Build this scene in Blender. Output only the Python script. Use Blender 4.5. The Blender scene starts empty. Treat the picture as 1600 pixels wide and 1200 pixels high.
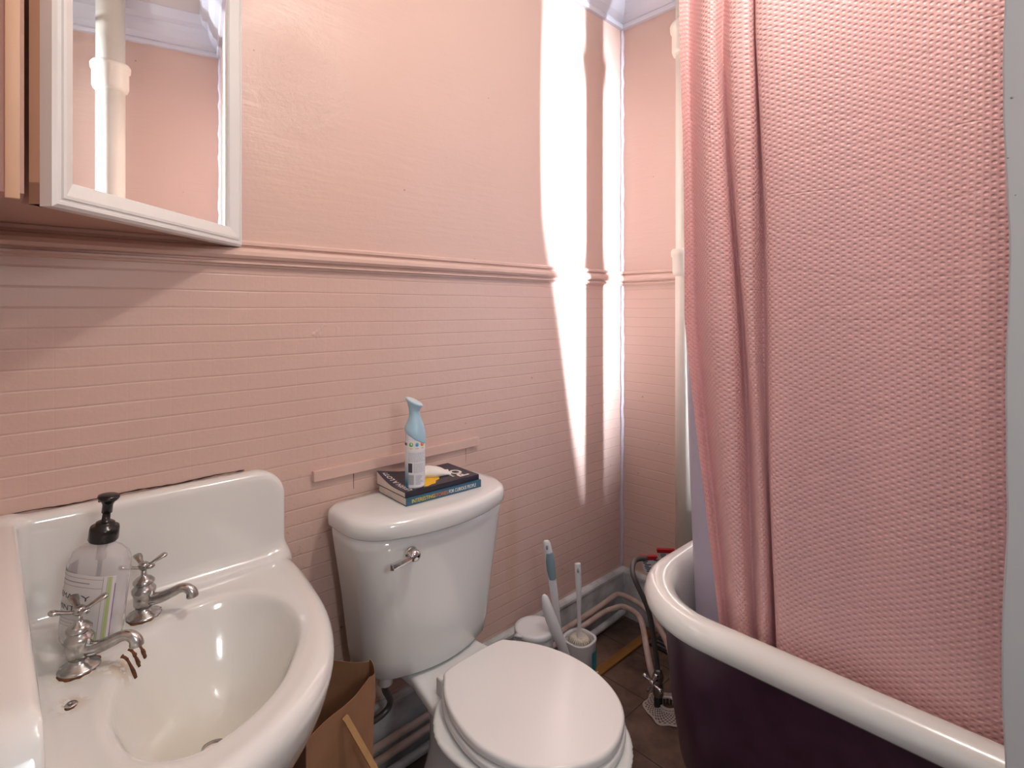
import bpy, bmesh, math, random
import numpy as np
from mathutils import Vector, Matrix
random.seed(7)
PI = math.pi
sc = bpy.context.scene
COL = sc.collection

# ------------------------------------------------------------ camera, world, lights, exposure
cam_d = bpy.data.cameras.new('camera'); cam = bpy.data.objects.new('camera', cam_d); COL.objects.link(cam)
cam.location = (0.0, -1.25, 1.19)
cam.rotation_euler = (math.radians(90), 0, math.radians(-(90 - 46.15)))
cam_d.sensor_width = 36.0; cam_d.lens = 19.2375; cam_d.shift_y = -0.0731; cam_d.clip_start = 0.02
sc.camera = cam
sc.view_settings.view_transform = 'Standard'; sc.view_settings.look = 'None'
sc.view_settings.gamma = 1.0; sc.view_settings.exposure = -0.06
try: sc.view_settings.use_curve_mapping = False
except Exception: pass
w = bpy.data.worlds.new('world'); sc.world = w; w.use_nodes = True
w.node_tree.nodes['Background'].inputs[0].default_value = (0.80, 0.86, 1.0, 1)
w.node_tree.nodes['Background'].inputs[1].default_value = 0.35

def light(name, kind, loc, power, color, rot=(0, 0, 0), **kw):
    d = bpy.data.lights.new(name, kind); d.energy = power; d.color = color
    for k, v in kw.items(): setattr(d, k, v)
    o = bpy.data.objects.new(name, d); COL.objects.link(o); o.location = loc; o.rotation_euler = rot
    return o
# ceiling lamp bulb (warm), daylight at the narrow window behind the curtain, added fill light shining in through the doorway
light('ceiling_bulb', 'POINT', (0.80, -0.98, 2.22), 21.0, (1.0, 0.925, 0.84), shadow_soft_size=0.045)
light('window_daylight', 'AREA', (1.735, -2.13, 1.48), 21.0, (0.80, 0.88, 1.0), rot=(math.radians(90), 0, math.radians(7.5)), shape='RECTANGLE', size=0.09, size_y=1.35, spread=math.radians(25))
light('added_front_light', 'AREA', (0.20, -2.12, 1.65), 6.5, (0.92, 0.97, 1.0), rot=(math.radians(75), 0, math.radians(-12)), shape='RECTANGLE', size=0.22, size_y=0.30)  # added unseen source, placed to throw the spray can's shadow on the wall
light('hall_fill', 'AREA', (-0.75, -1.30, 1.45), 3.5, (0.93, 0.95, 1.0), rot=(0, math.radians(-90), 0), shape='RECTANGLE', size=1.6, size_y=1.0)

# ------------------------------------------------------------ material helpers
def mat(name, col, rough=0.5, metal=0.0, bump=0.0, bscale=40.0, var=0.0, vscale=6.0, col2=None, trans=0.0, coat=0.0, ior=1.5, spec=0.5, bdist=0.002):
    m = bpy.data.materials.new(name); m.use_nodes = True
    nt = m.node_tree; N = nt.nodes; L = nt.links; p = N['Principled BSDF']
    p.inputs['Base Color'].default_value = (*col, 1); p.inputs['Roughness'].default_value = rough
    p.inputs['Metallic'].default_value = metal; p.inputs['IOR'].default_value = ior
    p.inputs['Transmission Weight'].default_value = trans; p.inputs['Coat Weight'].default_value = coat
    p.inputs['Specular IOR Level'].default_value = spec
    tc = N.new('ShaderNodeTexCoord')
    if var > 0 or col2:
        n = N.new('ShaderNodeTexNoise'); n.inputs['Scale'].default_value = vscale; n.inputs['Detail'].default_value = 6
        L.new(tc.outputs['Object'], n.inputs['Vector'])
        r = N.new('ShaderNodeValToRGB')
        c2 = col2 or tuple(c * (1 - var) for c in col)
        r.color_ramp.elements[0].color = (*c2, 1); r.color_ramp.elements[1].color = (*col, 1)
        r.color_ramp.elements[0].position = 0.3; r.color_ramp.elements[1].position = 0.62
        L.new(n.outputs['Fac'], r.inputs['Fac']); L.new(r.outputs['Color'], p.inputs['Base Color'])
    if bump > 0:
        n2 = N.new('ShaderNodeTexNoise'); n2.inputs['Scale'].default_value = bscale; n2.inputs['Detail'].default_value = 4
        L.new(tc.outputs['Object'], n2.inputs['Vector'])
        b = N.new('ShaderNodeBump'); b.inputs['Strength'].default_value = bump; b.inputs['Distance'].default_value = bdist
        L.new(n2.outputs['Fac'], b.inputs['Height']); L.new(b.outputs['Normal'], p.inputs['Normal'])
    return m

def nd(nt, typ, **kw):
    n = nt.nodes.new(typ)
    for k, v in kw.items(): setattr(n, k, v)
    return n
def mth(nt, op, a, b=None, c=None):
    n = nt.nodes.new('ShaderNodeMath'); n.operation = op
    for i, v in enumerate((a, b, c)):
        if v is None: continue
        if isinstance(v, (int, float)): n.inputs[i].default_value = v
        else: nt.links.new(v, n.inputs[i])
    return n.outputs[0]
def mixc(nt, fac, a, b):
    n = nt.nodes.new('ShaderNodeMix'); n.data_type = 'RGBA'
    for sock, v in ((n.inputs[0], fac), (n.inputs[6], a), (n.inputs[7], b)):
        if isinstance(v, (int, float)): sock.default_value = v
        elif isinstance(v, tuple): sock.default_value = (*v, 1)
        else: nt.links.new(v, sock)
    return n.outputs[2]

PINK = (0.66, 0.478, 0.405)
def wall_material(name, axis):
    # pink gloss paint; horizontal board grooves below the chair rail, brushed plaster above it
    m = bpy.data.materials.new(name); m.use_nodes = True; nt = m.node_tree; L = nt.links; p = nt.nodes['Principled BSDF']
    p.inputs['Roughness'].default_value = 0.36
    geo = nd(nt, 'ShaderNodeNewGeometry'); sep = nd(nt, 'ShaderNodeSeparateXYZ'); L.new(geo.outputs['Position'], sep.inputs[0])
    z = sep.outputs[2]; h = sep.outputs[axis]
    def noise(scale, detail=4, vec=None, rough=0.55):
        n = nd(nt, 'ShaderNodeTexNoise'); n.inputs['Scale'].default_value = scale; n.inputs['Detail'].default_value = detail
        n.inputs['Roughness'].default_value = rough
        L.new(vec or geo.outputs['Position'], n.inputs['Vector']); return n.outputs['Fac']
    low = mth(nt, 'LESS_THAN', z, 1.29)
    def groove(coord, step, width):
        fr = mth(nt, 'FRACT', mth(nt, 'DIVIDE', coord, step)); d = mth(nt, 'ABSOLUTE', mth(nt, 'SUBTRACT', fr, 0.5))
        mr = nd(nt, 'ShaderNodeMapRange'); mr.interpolation_type = 'SMOOTHSTEP'
        L.new(d, mr.inputs[0]); mr.inputs[1].default_value = 0; mr.inputs[2].default_value = width / step
        return mr.outputs[0]
    wob = mth(nt, 'MULTIPLY', noise(3.0, 2), 0.006)
    zz = mth(nt, 'ADD', z, wob)
    g = groove(zz, 0.0357, 0.0028)
    gm = mth(nt, 'ADD', 0.35, noise(7.0, 3))
    gl = mth(nt, 'MULTIPLY', mth(nt, 'MULTIPLY', mth(nt, 'SUBTRACT', 1.0, g), low), gm)
    vg = groove(mth(nt, 'ADD', h, wob), 0.0357, 0.002)
    vl = mth(nt, 'MULTIPLY', mth(nt, 'MULTIPLY', mth(nt, 'SUBTRACT', 1.0, vg), low), 0.05)
    mp = nd(nt, 'ShaderNodeMapping'); mp.inputs['Scale'].default_value = (1, 1, 7); L.new(geo.outputs['Position'], mp.inputs[0])
    streak = noise(9.0, 5, mp.outputs[0])
    lumps = noise(16.0, 6); fine = noise(120.0, 3)
    ht = mth(nt, 'ADD', mth(nt, 'MULTIPLY', lumps, 0.8), mth(nt, 'MULTIPLY', fine, 0.22))
    ht = mth(nt, 'ADD', ht, mth(nt, 'MULTIPLY', mth(nt, 'MULTIPLY', streak, mth(nt, 'SUBTRACT', 1.0, low)), 0.9))
    # a patch of heavier plaster beside the cabinet and a peeled blister lower down
    def blob(cx, cz, rx, rz):
        dx = mth(nt, 'DIVIDE', mth(nt, 'SUBTRACT', h, cx), rx); dz = mth(nt, 'DIVIDE', mth(nt, 'SUBTRACT', z, cz), rz)
        d = mth(nt, 'ADD', mth(nt, 'MULTIPLY', dx, dx), mth(nt, 'MULTIPLY', dz, dz))
        mr = nd(nt, 'ShaderNodeMapRange'); mr.interpolation_type = 'SMOOTHSTEP'; L.new(d, mr.inputs[0])
        mr.inputs[1].default_value = 1.0; mr.inputs[2].default_value = 0.0; return mr.outputs[0]
    if axis == 0:
        rough_p = noise(26.0, 6, None, 0.7)
        ht = mth(nt, 'ADD', ht, mth(nt, 'MULTIPLY', mth(nt, 'MULTIPLY', blob(0.53, 1.72, 0.16, 0.16), rough_p), 5.0))
        rn = noise(14.0, 3); ridge = mth(nt, 'SUBTRACT', 1.0, mth(nt, 'MULTIPLY', mth(nt, 'ABSOLUTE', mth(nt, 'SUBTRACT', rn, 0.5)), 22.0))
        ridge = mth(nt, 'MAXIMUM', ridge, 0.0)
        ht = mth(nt, 'ADD', ht, mth(nt, 'MULTIPLY', mth(nt, 'MULTIPLY', blob(0.565, 1.138, 0.06, 0.022), ridge), 1.3))
    ht = mth(nt, 'SUBTRACT', ht, mth(nt, 'MULTIPLY', gl, 0.6)); ht = mth(nt, 'SUBTRACT', ht, vl)
    b = nd(nt, 'ShaderNodeBump'); b.inputs['Strength'].default_value = 0.55; b.inputs['Distance'].default_value = 0.0022
    L.new(ht, b.inputs['Height']); L.new(b.outputs['Normal'], p.inputs['Normal'])
    big = noise(2.2, 3)
    c = mixc(nt, mth(nt, 'MULTIPLY', big, 0.35), PINK, (0.63, 0.42, 0.36))
    c = mixc(nt, mth(nt, 'MULTIPLY', gl, 0.22), c, (0.42, 0.22, 0.17))
    # brown grime freckles and a worn patch behind the sink and tank
    vor = nd(nt, 'ShaderNodeTexVoronoi'); vor.inputs['Scale'].default_value = 11.0; L.new(geo.outputs['Position'], vor.inputs['Vector'])
    sp = mth(nt, 'LESS_THAN', vor.outputs['Distance'], 0.035)
    c = mixc(nt, mth(nt, 'MULTIPLY', sp, 0.6), c, (0.25, 0.12, 0.08))
    if axis == 0:
        dirt = mth(nt, 'MULTIPLY', blob(0.52, 0.66, 0.09, 0.20), mth(nt, 'GREATER_THAN', noise(45.0, 8, None, 0.75), 0.60))
        c = mixc(nt, mth(nt, 'MULTIPLY', dirt, 0.55), c, (0.40, 0.27, 0.17))
        dr = mth(nt, 'MULTIPLY', blob(1.20, 0.42, 0.035, 0.22), noise(20.0, 4))
        c = mixc(nt, mth(nt, 'MULTIPLY', dr, 0.5), c, (0.52, 0.30, 0.14))
    L.new(c, p.inputs['Base Color'])
    return m

M = {}
M['wallA'] = wall_material('pink_paint_back', 0)
M['wallB'] = wall_material('pink_paint_side', 1)
M['pinktrim'] = mat('pink_trim_paint', (0.67, 0.478, 0.405), 0.28, bump=0.25, bscale=60)
M['porcelain'] = mat('toilet_china', (0.75, 0.765, 0.75), 0.12, coat=0.5)
M['seat'] = mat('seat_plastic', (0.79, 0.785, 0.765), 0.22)
M['enamel'] = mat('tub_enamel', (0.76, 0.775, 0.745), 0.16, coat=0.4, bump=0.05, bscale=30)
M['purple'] = mat('purple_paint', (0.060, 0.020, 0.043), 0.28, bump=0.12, bscale=60, var=0.3, vscale=20)
M['chrome'] = mat('chrome', (0.72, 0.71, 0.70), 0.10, metal=1.0)
M['oldchrome'] = mat('tarnished_chrome', (0.55, 0.54, 0.52), 0.24, metal=1.0, bump=0.2, bscale=90, var=0.45, vscale=70)
M['nickel'] = mat('dull_nickel', (0.30, 0.29, 0.26), 0.38, metal=1.0, bump=0.15, bscale=80)
M['hose'] = mat('ribbed_hose', (0.16, 0.15, 0.14), 0.4, metal=0.6)
M['black'] = mat('black_plastic', (0.012, 0.011, 0.011), 0.22)
M['blackiron'] = mat('black_iron', (0.02, 0.019, 0.018), 0.6, bump=0.5, bscale=60, var=0.4)
M['whiteplastic'] = mat('white_plastic', (0.78, 0.79, 0.80), 0.35)
M['bluegrip'] = mat('blue_grey_rubber', (0.22, 0.32, 0.36), 0.6)
M['teal'] = mat('teal_label', (0.03, 0.30, 0.36), 0.4)
M['white_trim'] = mat('grimy_white_paint', (0.66, 0.70, 0.70), 0.4, bump=0.4, bscale=30, col2=(0.36, 0.37, 0.36), vscale=14)
M['caulk'] = mat('lavender_white_caulk', (0.70, 0.62, 0.68), 0.45, bump=0.9, bscale=50, bdist=0.004)
M['pipe_paint'] = mat('cream_pink_pipe_paint', (0.60, 0.49, 0.43), 0.4, bump=0.5, bscale=40, col2=(0.47, 0.35, 0.30), vscale=22)
M['stack'] = mat('cream_pipe_paint', (0.74, 0.69, 0.58), 0.3, bump=0.5, bscale=26, var=0.08)
M['cabinet'] = mat('peach_wood_paint', (0.68, 0.45, 0.30), 0.45, bump=0.3, bscale=30)
M['carcass'] = mat('pinkish_cabinet_paint', (0.50, 0.31, 0.25), 0.5, bump=0.3, bscale=30)
M['frame'] = mat('cabinet_frame_paint', (0.74, 0.745, 0.72), 0.35, bump=0.12, bscale=50, var=0.06)
M['rust'] = mat('rust', (0.16, 0.055, 0.015), 0.8, col2=(0.03, 0.015, 0.008), vscale=120, bump=0.6, bscale=200)
M['crack'] = mat('dark_gap', (0.05, 0.025, 0.015), 0.9)
M['door'] = mat('grey_plaster_paint', (0.47, 0.475, 0.465), 0.5, bump=0.25, bscale=9, var=0.05, vscale=5, bdist=0.004)
M['kraft'] = mat('kraft_paper', (0.36, 0.19, 0.10), 0.85, bump=0.4, bscale=22, col2=(0.27, 0.135, 0.065), vscale=9)
M['wood'] = mat('pale_wood', (0.62, 0.36, 0.15), 0.6, bump=0.2, bscale=60, var=0.2, vscale=30)
M['woodstrip'] = mat('ochre_wood', (0.33, 0.16, 0.035), 0.5, bump=0.3, bscale=40, col2=(0.2, 0.09, 0.02), vscale=12)
M['pages'] = mat('book_pages', (0.74, 0.66, 0.58), 0.9, bump=0.4, bscale=300, var=0.1, vscale=200)
M['navy'] = mat('book_cover_navy', (0.025, 0.022, 0.035), 0.35)
M['bookblue'] = mat('book_cover_blue', (0.035, 0.12, 0.19), 0.4)
M['yellow'] = mat('print_yellow', (0.85, 0.48, 0.005), 0.45)
M['printwhite'] = mat('print_white', (0.80, 0.79, 0.76), 0.5)
M['orange'] = mat('print_orange', (0.75, 0.22, 0.04), 0.5)
M['lemon'] = mat('print_lemon', (0.80, 0.66, 0.06), 0.5)
M['ink'] = mat('print_ink', (0.06, 0.05, 0.07), 0.6)
M['greyink'] = mat('print_grey', (0.30, 0.31, 0.36), 0.6)
M['paper'] = mat('crumpled_tissue', (0.80, 0.78, 0.72), 0.9, bump=0.5, bscale=60)
M['capblue'] = mat('pale_blue_plastic', (0.36, 0.56, 0.68), 0.3)
M['captop'] = mat('pale_cap_button', (0.60, 0.72, 0.78), 0.35)
M['labelgreen'] = mat('print_green', (0.12, 0.42, 0.10), 0.5)
M['labelblue'] = mat('print_blue', (0.05, 0.30, 0.60), 0.5)
M['red'] = mat('red_band', (0.38, 0.012, 0.02), 0.45)
M['lime'] = mat('label_lime', (0.45, 0.58, 0.20), 0.6)
M['label'] = mat('label_paper', (0.74, 0.71, 0.70), 0.5)
M['violet'] = mat('label_violet_edge', (0.25, 0.16, 0.35), 0.5)
M['clear'] = mat('clear_plastic', (0.97, 0.96, 0.97), 0.08, trans=0.82, ior=1.18)
M['tube'] = mat('milky_dip_tube', (0.70, 0.66, 0.66), 0.4)
M['mirror'] = mat('mirror_glass', (0.86, 0.88, 0.88), 0.012, metal=1.0)
M['ceil'] = mat('ceiling_paint', (0.72, 0.68, 0.66), 0.7, bump=0.2)
M['crown'] = mat('bluish_white_moulding', (0.66, 0.67, 0.74), 0.4)
M['bristle'] = mat('nylon_bristles', (0.72, 0.68, 0.58), 0.7)
M['stain'] = mat('yellow_brown_stain', (0.42, 0.30, 0.10), 0.7)
M['filter'] = mat('dusty_plastic', (0.62, 0.56, 0.50), 0.6)
M['rubber'] = mat('grey_rubber', (0.35, 0.34, 0.33), 0.7)

# sink china with yellowed basin stains
def sink_material():
    m = mat('sink_china', (0.77, 0.775, 0.745), 0.13, coat=0.5); nt = m.node_tree; L = nt.links; p = nt.nodes['Principled BSDF']
    geo = nd(nt, 'ShaderNodeNewGeometry')
    n = nd(nt, 'ShaderNodeTexNoise'); n.inputs['Scale'].default_value = 9; n.inputs['Detail'].default_value = 6; L.new(geo.outputs['Position'], n.inputs['Vector'])
    def near(c, r):
        v = nd(nt, 'ShaderNodeVectorMath', operation='DISTANCE'); L.new(geo.outputs['Position'], v.inputs[0]); v.inputs[1].default_value = c
        mr = nd(nt, 'ShaderNodeMapRange'); mr.interpolation_type = 'SMOOTHSTEP'; L.new(v.outputs['Value'], mr.inputs[0])
        mr.inputs[1].default_value = r; mr.inputs[2].default_value = 0.0; return mr.outputs[0]
    f = mth(nt, 'MULTIPLY', near((0.25, -0.32, 0.56), 0.20), mth(nt, 'MULTIPLY', n.outputs['Fac'], 1.0))
    c = mixc(nt, mth(nt, 'MULTIPLY', f, 0.75), (0.77, 0.775, 0.745), (0.70, 0.65, 0.45))
    n2 = nd(nt, 'ShaderNodeTexNoise'); n2.inputs['Scale'].default_value = 70; n2.inputs['Detail'].default_value = 5; L.new(geo.outputs['Position'], n2.inputs['Vector'])
    for cc, r, a in (((0.145, -0.245, 0.645), 0.035, 1.0), ((0.10, -0.218, 0.652), 0.05, 0.9), ((0.198, -0.122, 0.652), 0.042, 0.7), ((0.082, -0.30, 0.652), 0.030, 0.9)):
        g = mth(nt, 'MULTIPLY', near(cc, r), mth(nt, 'GREATER_THAN', n2.outputs['Fac'], 0.47))
        c = mixc(nt, mth(nt, 'MULTIPLY', g, 0.55 * a), c, (0.45, 0.27, 0.06))
    L.new(c, p.inputs['Base Color']); return m
M['sink'] = sink_material()

def floor_material():
    m = bpy.data.materials.new('brown_slate_tile'); m.use_nodes = True; nt = m.node_tree; L = nt.links; p = nt.nodes['Principled BSDF']
    p.inputs['Roughness'].default_value = 0.45
    geo = nd(nt, 'ShaderNodeNewGeometry'); sep = nd(nt, 'ShaderNodeSeparateXYZ'); L.new(geo.outputs['Position'], sep.inputs[0])
    def gr(co, off, step, width):
        fr = mth(nt, 'FRACT', mth(nt, 'DIVIDE', mth(nt, 'SUBTRACT', co, off - step / 2 - 10 * step), step))
        return mth(nt, 'LESS_THAN', mth(nt, 'ABSOLUTE', mth(nt, 'SUBTRACT', fr, 0.5)), width / step)
    g = mth(nt, 'MAXIMUM', gr(sep.outputs[0], 1.628, 0.182, 0.0016), gr(sep.outputs[1], -0.33, 0.30, 0.0016))
    n = nd(nt, 'ShaderNodeTexNoise'); n.inputs['Scale'].default_value = 7; n.inputs['Detail'].default_value = 8; n.inputs['Roughness'].default_value = 0.65; L.new(geo.outputs['Position'], n.inputs['Vector'])
    r = nd(nt, 'ShaderNodeValToRGB'); e = r.color_ramp.elements
    e[0].color = (0.065, 0.042, 0.030, 1); e[0].position = 0.34; e[1].color = (0.23, 0.15, 0.11, 1); e[1].position = 0.68
    L.new(n.outputs['Fac'], r.inputs['Fac'])
    c = mixc(nt, g, r.outputs['Color'], (0.035, 0.027, 0.022)); L.new(c, p.inputs['Base Color'])
    b = nd(nt, 'ShaderNodeBump'); b.inputs['Strength'].default_value = 0.5; b.inputs['Distance'].default_value = 0.003
    L.new(mth(nt, 'SUBTRACT', n.outputs['Fac'], g), b.inputs['Height']); L.new(b.outputs['Normal'], p.inputs['Normal'])
    return m
M['floor'] = floor_material()

def curtain_material():
    m = bpy.data.materials.new('waffle_curtain_cloth'); m.use_nodes = True; nt = m.node_tree; L = nt.links; p = nt.nodes['Principled BSDF']
    out = nt.nodes['Material Output']
    tc = nd(nt, 'ShaderNodeTexCoord'); sep = nd(nt, 'ShaderNodeSeparateXYZ'); L.new(tc.outputs['UV'], sep.inputs[0])
    u = mth(nt, 'DIVIDE', sep.outputs[0], 0.0085); v = mth(nt, 'DIVIDE', sep.outputs[1], 0.0098)
    ci = mth(nt, 'FLOOR', u); odd = mth(nt, 'MULTIPLY', mth(nt, 'MODULO', ci, 2.0), 0.5)
    fu = mth(nt, 'SUBTRACT', mth(nt, 'FRACT', u), 0.5); fv = mth(nt, 'SUBTRACT', mth(nt, 'FRACT', mth(nt, 'ADD', v, odd)), 0.5)
    d = mth(nt, 'SQRT', mth(nt, 'ADD', mth(nt, 'MULTIPLY', mth(nt, 'MULTIPLY', fu, fu), 1.0), mth(nt, 'MULTIPLY', mth(nt, 'MULTIPLY', fv, fv), 1.9)))
    mr = nd(nt, 'ShaderNodeMapRange'); mr.interpolation_type = 'SMOOTHSTEP'; L.new(d, mr.inputs[0]); mr.inputs[1].default_value = 0.52; mr.inputs[2].default_value = 0.05
    n = nd(nt, 'ShaderNodeTexNoise'); n.inputs['Scale'].default_value = 30; n.inputs['Detail'].default_value = 3; L.new(tc.outputs['UV'], n.inputs['Vector'])
    mp = nd(nt, 'ShaderNodeMapping'); mp.inputs['Scale'].default_value = (2.2, 7, 1); mp.inputs['Rotation'].default_value = (0, 0, 0.35); L.new(tc.outputs['UV'], mp.inputs[0])
    n3 = nd(nt, 'ShaderNodeTexNoise'); n3.inputs['Scale'].default_value = 1.6; n3.inputs['Detail'].default_value = 2; L.new(mp.outputs[0], n3.inputs['Vector'])
    cr = mth(nt, 'MAXIMUM', mth(nt, 'SUBTRACT', 1.0, mth(nt, 'MULTIPLY', mth(nt, 'ABSOLUTE', mth(nt, 'SUBTRACT', n3.outputs['Fac'], 0.5)), 45.0)), 0.0)
    h = mth(nt, 'ADD', mth(nt, 'ADD', mr.outputs[0], mth(nt, 'MULTIPLY', n.outputs['Fac'], 0.7)), mth(nt, 'MULTIPLY', cr, 0.35))
    b = nd(nt, 'ShaderNodeBump'); b.inputs['Strength'].default_value = 1.0; b.inputs['Distance'].default_value = 0.0011
    L.new(h, b.inputs['Height']); L.new(b.outputs['Normal'], p.inputs['Normal'])
    p.inputs['Base Color'].default_value = (0.90, 0.54, 0.52, 1); p.inputs['Roughness'].default_value = 0.45
    p.inputs['Sheen Weight'].default_value = 0.3
    t = nd(nt, 'ShaderNodeBsdfTranslucent'); t.inputs[0].default_value = (0.85, 0.45, 0.48, 1); L.new(b.outputs['Normal'], t.inputs['Normal'])
    mx = nd(nt, 'ShaderNodeMixShader'); mx.inputs[0].default_value = 0.17
    L.new(p.outputs[0], mx.inputs[1]); L.new(t.outputs[0], mx.inputs[2]); L.new(mx.outputs[0], out.inputs['Surface'])
    return m
M['curtain'] = curtain_material()
def liner_material():
    m = bpy.data.materials.new('milky_liner'); m.use_nodes = True; nt = m.node_tree; L = nt.links; p = nt.nodes['Principled BSDF']
    p.inputs['Base Color'].default_value = (0.50, 0.47, 0.55, 1); p.inputs['Roughness'].default_value = 0.4
    t = nd(nt, 'ShaderNodeBsdfTranslucent'); t.inputs[0].default_value = (0.7, 0.68, 0.78, 1)
    mx = nd(nt, 'ShaderNodeMixShader'); mx.inputs[0].default_value = 0.2
    L.new(p.outputs[0], mx.inputs[1]); L.new(t.outputs[0], mx.inputs[2]); L.new(mx.outputs[0], nt.nodes['Material Output'].inputs['Surface'])
    return m
M['liner'] = liner_material()
def can_material():
    # white tin printed with a blue fade at the foot on its left side
    m = mat('printed_can', (0.76, 0.78, 0.82), 0.25); nt = m.node_tree; L = nt.links; p = nt.nodes['Principled BSDF']
    tc = nd(nt, 'ShaderNodeTexCoord'); sep = nd(nt, 'ShaderNodeSeparateXYZ'); L.new(tc.outputs['Object'], sep.inputs[0])
    mr = nd(nt, 'ShaderNodeMapRange'); L.new(sep.outputs[2], mr.inputs[0]); mr.inputs[1].default_value = 0.075; mr.inputs[2].default_value = 0.01
    ang = mth(nt, 'ADD', mth(nt, 'MULTIPLY', sep.outputs[0], -0.85), mth(nt, 'MULTIPLY', sep.outputs[1], 0.53))
    mr2 = nd(nt, 'ShaderNodeMapRange'); L.new(ang, mr2.inputs[0]); mr2.inputs[1].default_value = 0.014; mr2.inputs[2].default_value = 0.018
    f = mth(nt, 'MULTIPLY', mr.outputs[0], mr2.outputs[0])
    L.new(mixc(nt, f, (0.76, 0.78, 0.82), (0.0, 0.22, 0.36)), p.inputs['Base Color']); return m
M['can'] = can_material()
def glow_material():
    m = bpy.data.materials.new('lit_lamp_glass'); m.use_nodes = True; p = m.node_tree.nodes['Principled BSDF']
    p.inputs['Base Color'].default_value = (0.9, 0.88, 0.82, 1); p.inputs['Emission Color'].default_value = (1, 0.86, 0.7, 1); p.inputs['Emission Strength'].default_value = 3.0
    return m
M['glow'] = glow_material()
M['pane'] = mat('window_pane', (0.95, 0.97, 1.0), 0.02, trans=1.0, ior=1.01)

# ------------------------------------------------------------ object helpers
def tag(o, label=None, cat=None, group=None, kind=None):
    if label: o['label'] = label
    if cat: o['category'] = cat
    if group: o['group'] = group
    if kind: o['kind'] = kind
    return o
def thing(name, label, cat, loc=(0, 0, 0), rotz=0, group=None):
    o = bpy.data.objects.new(name, None); COL.objects.link(o); o.empty_display_size = 0.05
    o.location = loc; o.rotation_euler = (0, 0, rotz)
    return tag(o, label, cat, group)
def mk(name, V, F, m, parent=None, smooth=True, world=True):
    """V in world coordinates; stored relative to the parent."""
    me = bpy.data.meshes.new(name); V = np.asarray(V, dtype=float).reshape(-1, 3)
    if parent is not None and world:
        bpy.context.view_layer.update()
        mi = np.array(parent.matrix_world.inverted()); V = V @ mi[:3, :3].T + mi[:3, 3]
    me.from_pydata([tuple(v) for v in V], [], [tuple(int(i) for i in f) for f in F]); me.materials.append(m)
    if smooth: me.polygons.foreach_set('use_smooth', [True] * len(me.polygons))
    me.validate(); me.update()
    o = bpy.data.objects.new(name, me); COL.objects.link(o)
    if parent is not None: o.parent = parent
    return o
def from_bm(name, bm, m, parent=None, smooth=True, world=True):
    bmesh.ops.recalc_face_normals(bm, faces=bm.faces)
    V = [v.co[:] for v in bm.verts]; bm.verts.index_update(); F = [[v.index for v in f.verts] for f in bm.faces]; bm.free()
    return mk(name, V, F, m, parent, smooth, world)
def center_origin(o):
    me = o.data; n = len(me.vertices); co = np.empty(n * 3); me.vertices.foreach_get('co', co); co = co.reshape(-1, 3)
    c = (co.min(0) + co.max(0)) / 2; c[2] = co[:, 2].min(); me.vertices.foreach_set('co', (co - c).ravel()); o.location = c; me.update(); return o
def box_bm(lo, hi, bevel=0.0, seg=2, bm=None):
    b = bm or bmesh.new()
    c = [(a + d) / 2 for a, d in zip(lo, hi)]; s = [d - a for a, d in zip(lo, hi)]
    r = bmesh.ops.create_cube(b, size=1, matrix=Matrix.Translation(c) @ Matrix.Diagonal((*s, 1)))
    if bevel > 0:
        es = list({e for v in r['verts'] for e in v.link_edges})
        bmesh.ops.bevel(b, geom=es, offset=bevel, segments=seg, affect='EDGES', profile=0.5)
    return b
def box(name, lo, hi, m, parent=None, bevel=0.0, smooth=None):
    return from_bm(name, box_bm(lo, hi, bevel), m, parent, smooth=(bevel > 0) if smooth is None else smooth)
def loft(rings, cap0=True, cap1=True, closed=True):
    V = [p for r in rings for p in r]; n = len(rings[0]); F = []
    for i in range(len(rings) - 1):
        for j in range(n if closed else n - 1):
            a, b = i * n + j, i * n + (j + 1) % n
            F.append((a, b, b + n, a + n))
    if cap0: F.append(tuple(range(n))[::-1])
    if cap1: F.append(tuple(range((len(rings) - 1) * n, len(rings) * n)))
    return V, F
def circ(c, r, n=32, ax=None, ry=None, rot=0.0):
    """ring around centre c; ax = normal direction"""
    z = Vector(ax or (0, 0, 1)).normalized()
    x = Vector((1, 0, 0)) if abs(z.x) < 0.9 else Vector((0, 1, 0))
    x = (x - z * x.dot(z)).normalized(); y = z.cross(x); c = Vector(c); ry = ry if ry is not None else r
    return [tuple(c + x * r * math.cos(rot + 2 * PI * k / n) + y * ry * math.sin(rot + 2 * PI * k / n)) for k in range(n)]
def lathe(name, c, prof, m, parent=None, ax=(0, 0, 1), n=40, smooth=True):
    a = Vector(ax).normalized(); c = Vector(c)
    V, F = loft([circ(c + a * z, max(r, 1e-5), n, a) for r, z in prof])
    return mk(name, V, F, m, parent, smooth)
def catmull(P, k=8, closed=False):
    P = [np.array(p, float) for p in P]; out = []; n = len(P)
    rng = range(n if closed else n - 1)
    for i in rng:
        if closed: p0, p1, p2, p3 = P[i - 1], P[i], P[(i + 1) % n], P[(i + 2) % n]
        else: p0, p1, p2, p3 = P[max(i - 1, 0)], P[i], P[i + 1], P[min(i + 2, n - 1)]
        for j in range(k):
            t = j / k
            out.append(0.5 * ((2 * p1) + (-p0 + p2) * t + (2 * p0 - 5 * p1 + 4 * p2 - p3) * t * t + (-p0 + 3 * p1 - 3 * p2 + p3) * t ** 3))
    if not closed: out.append(P[-1])
    return out
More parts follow.
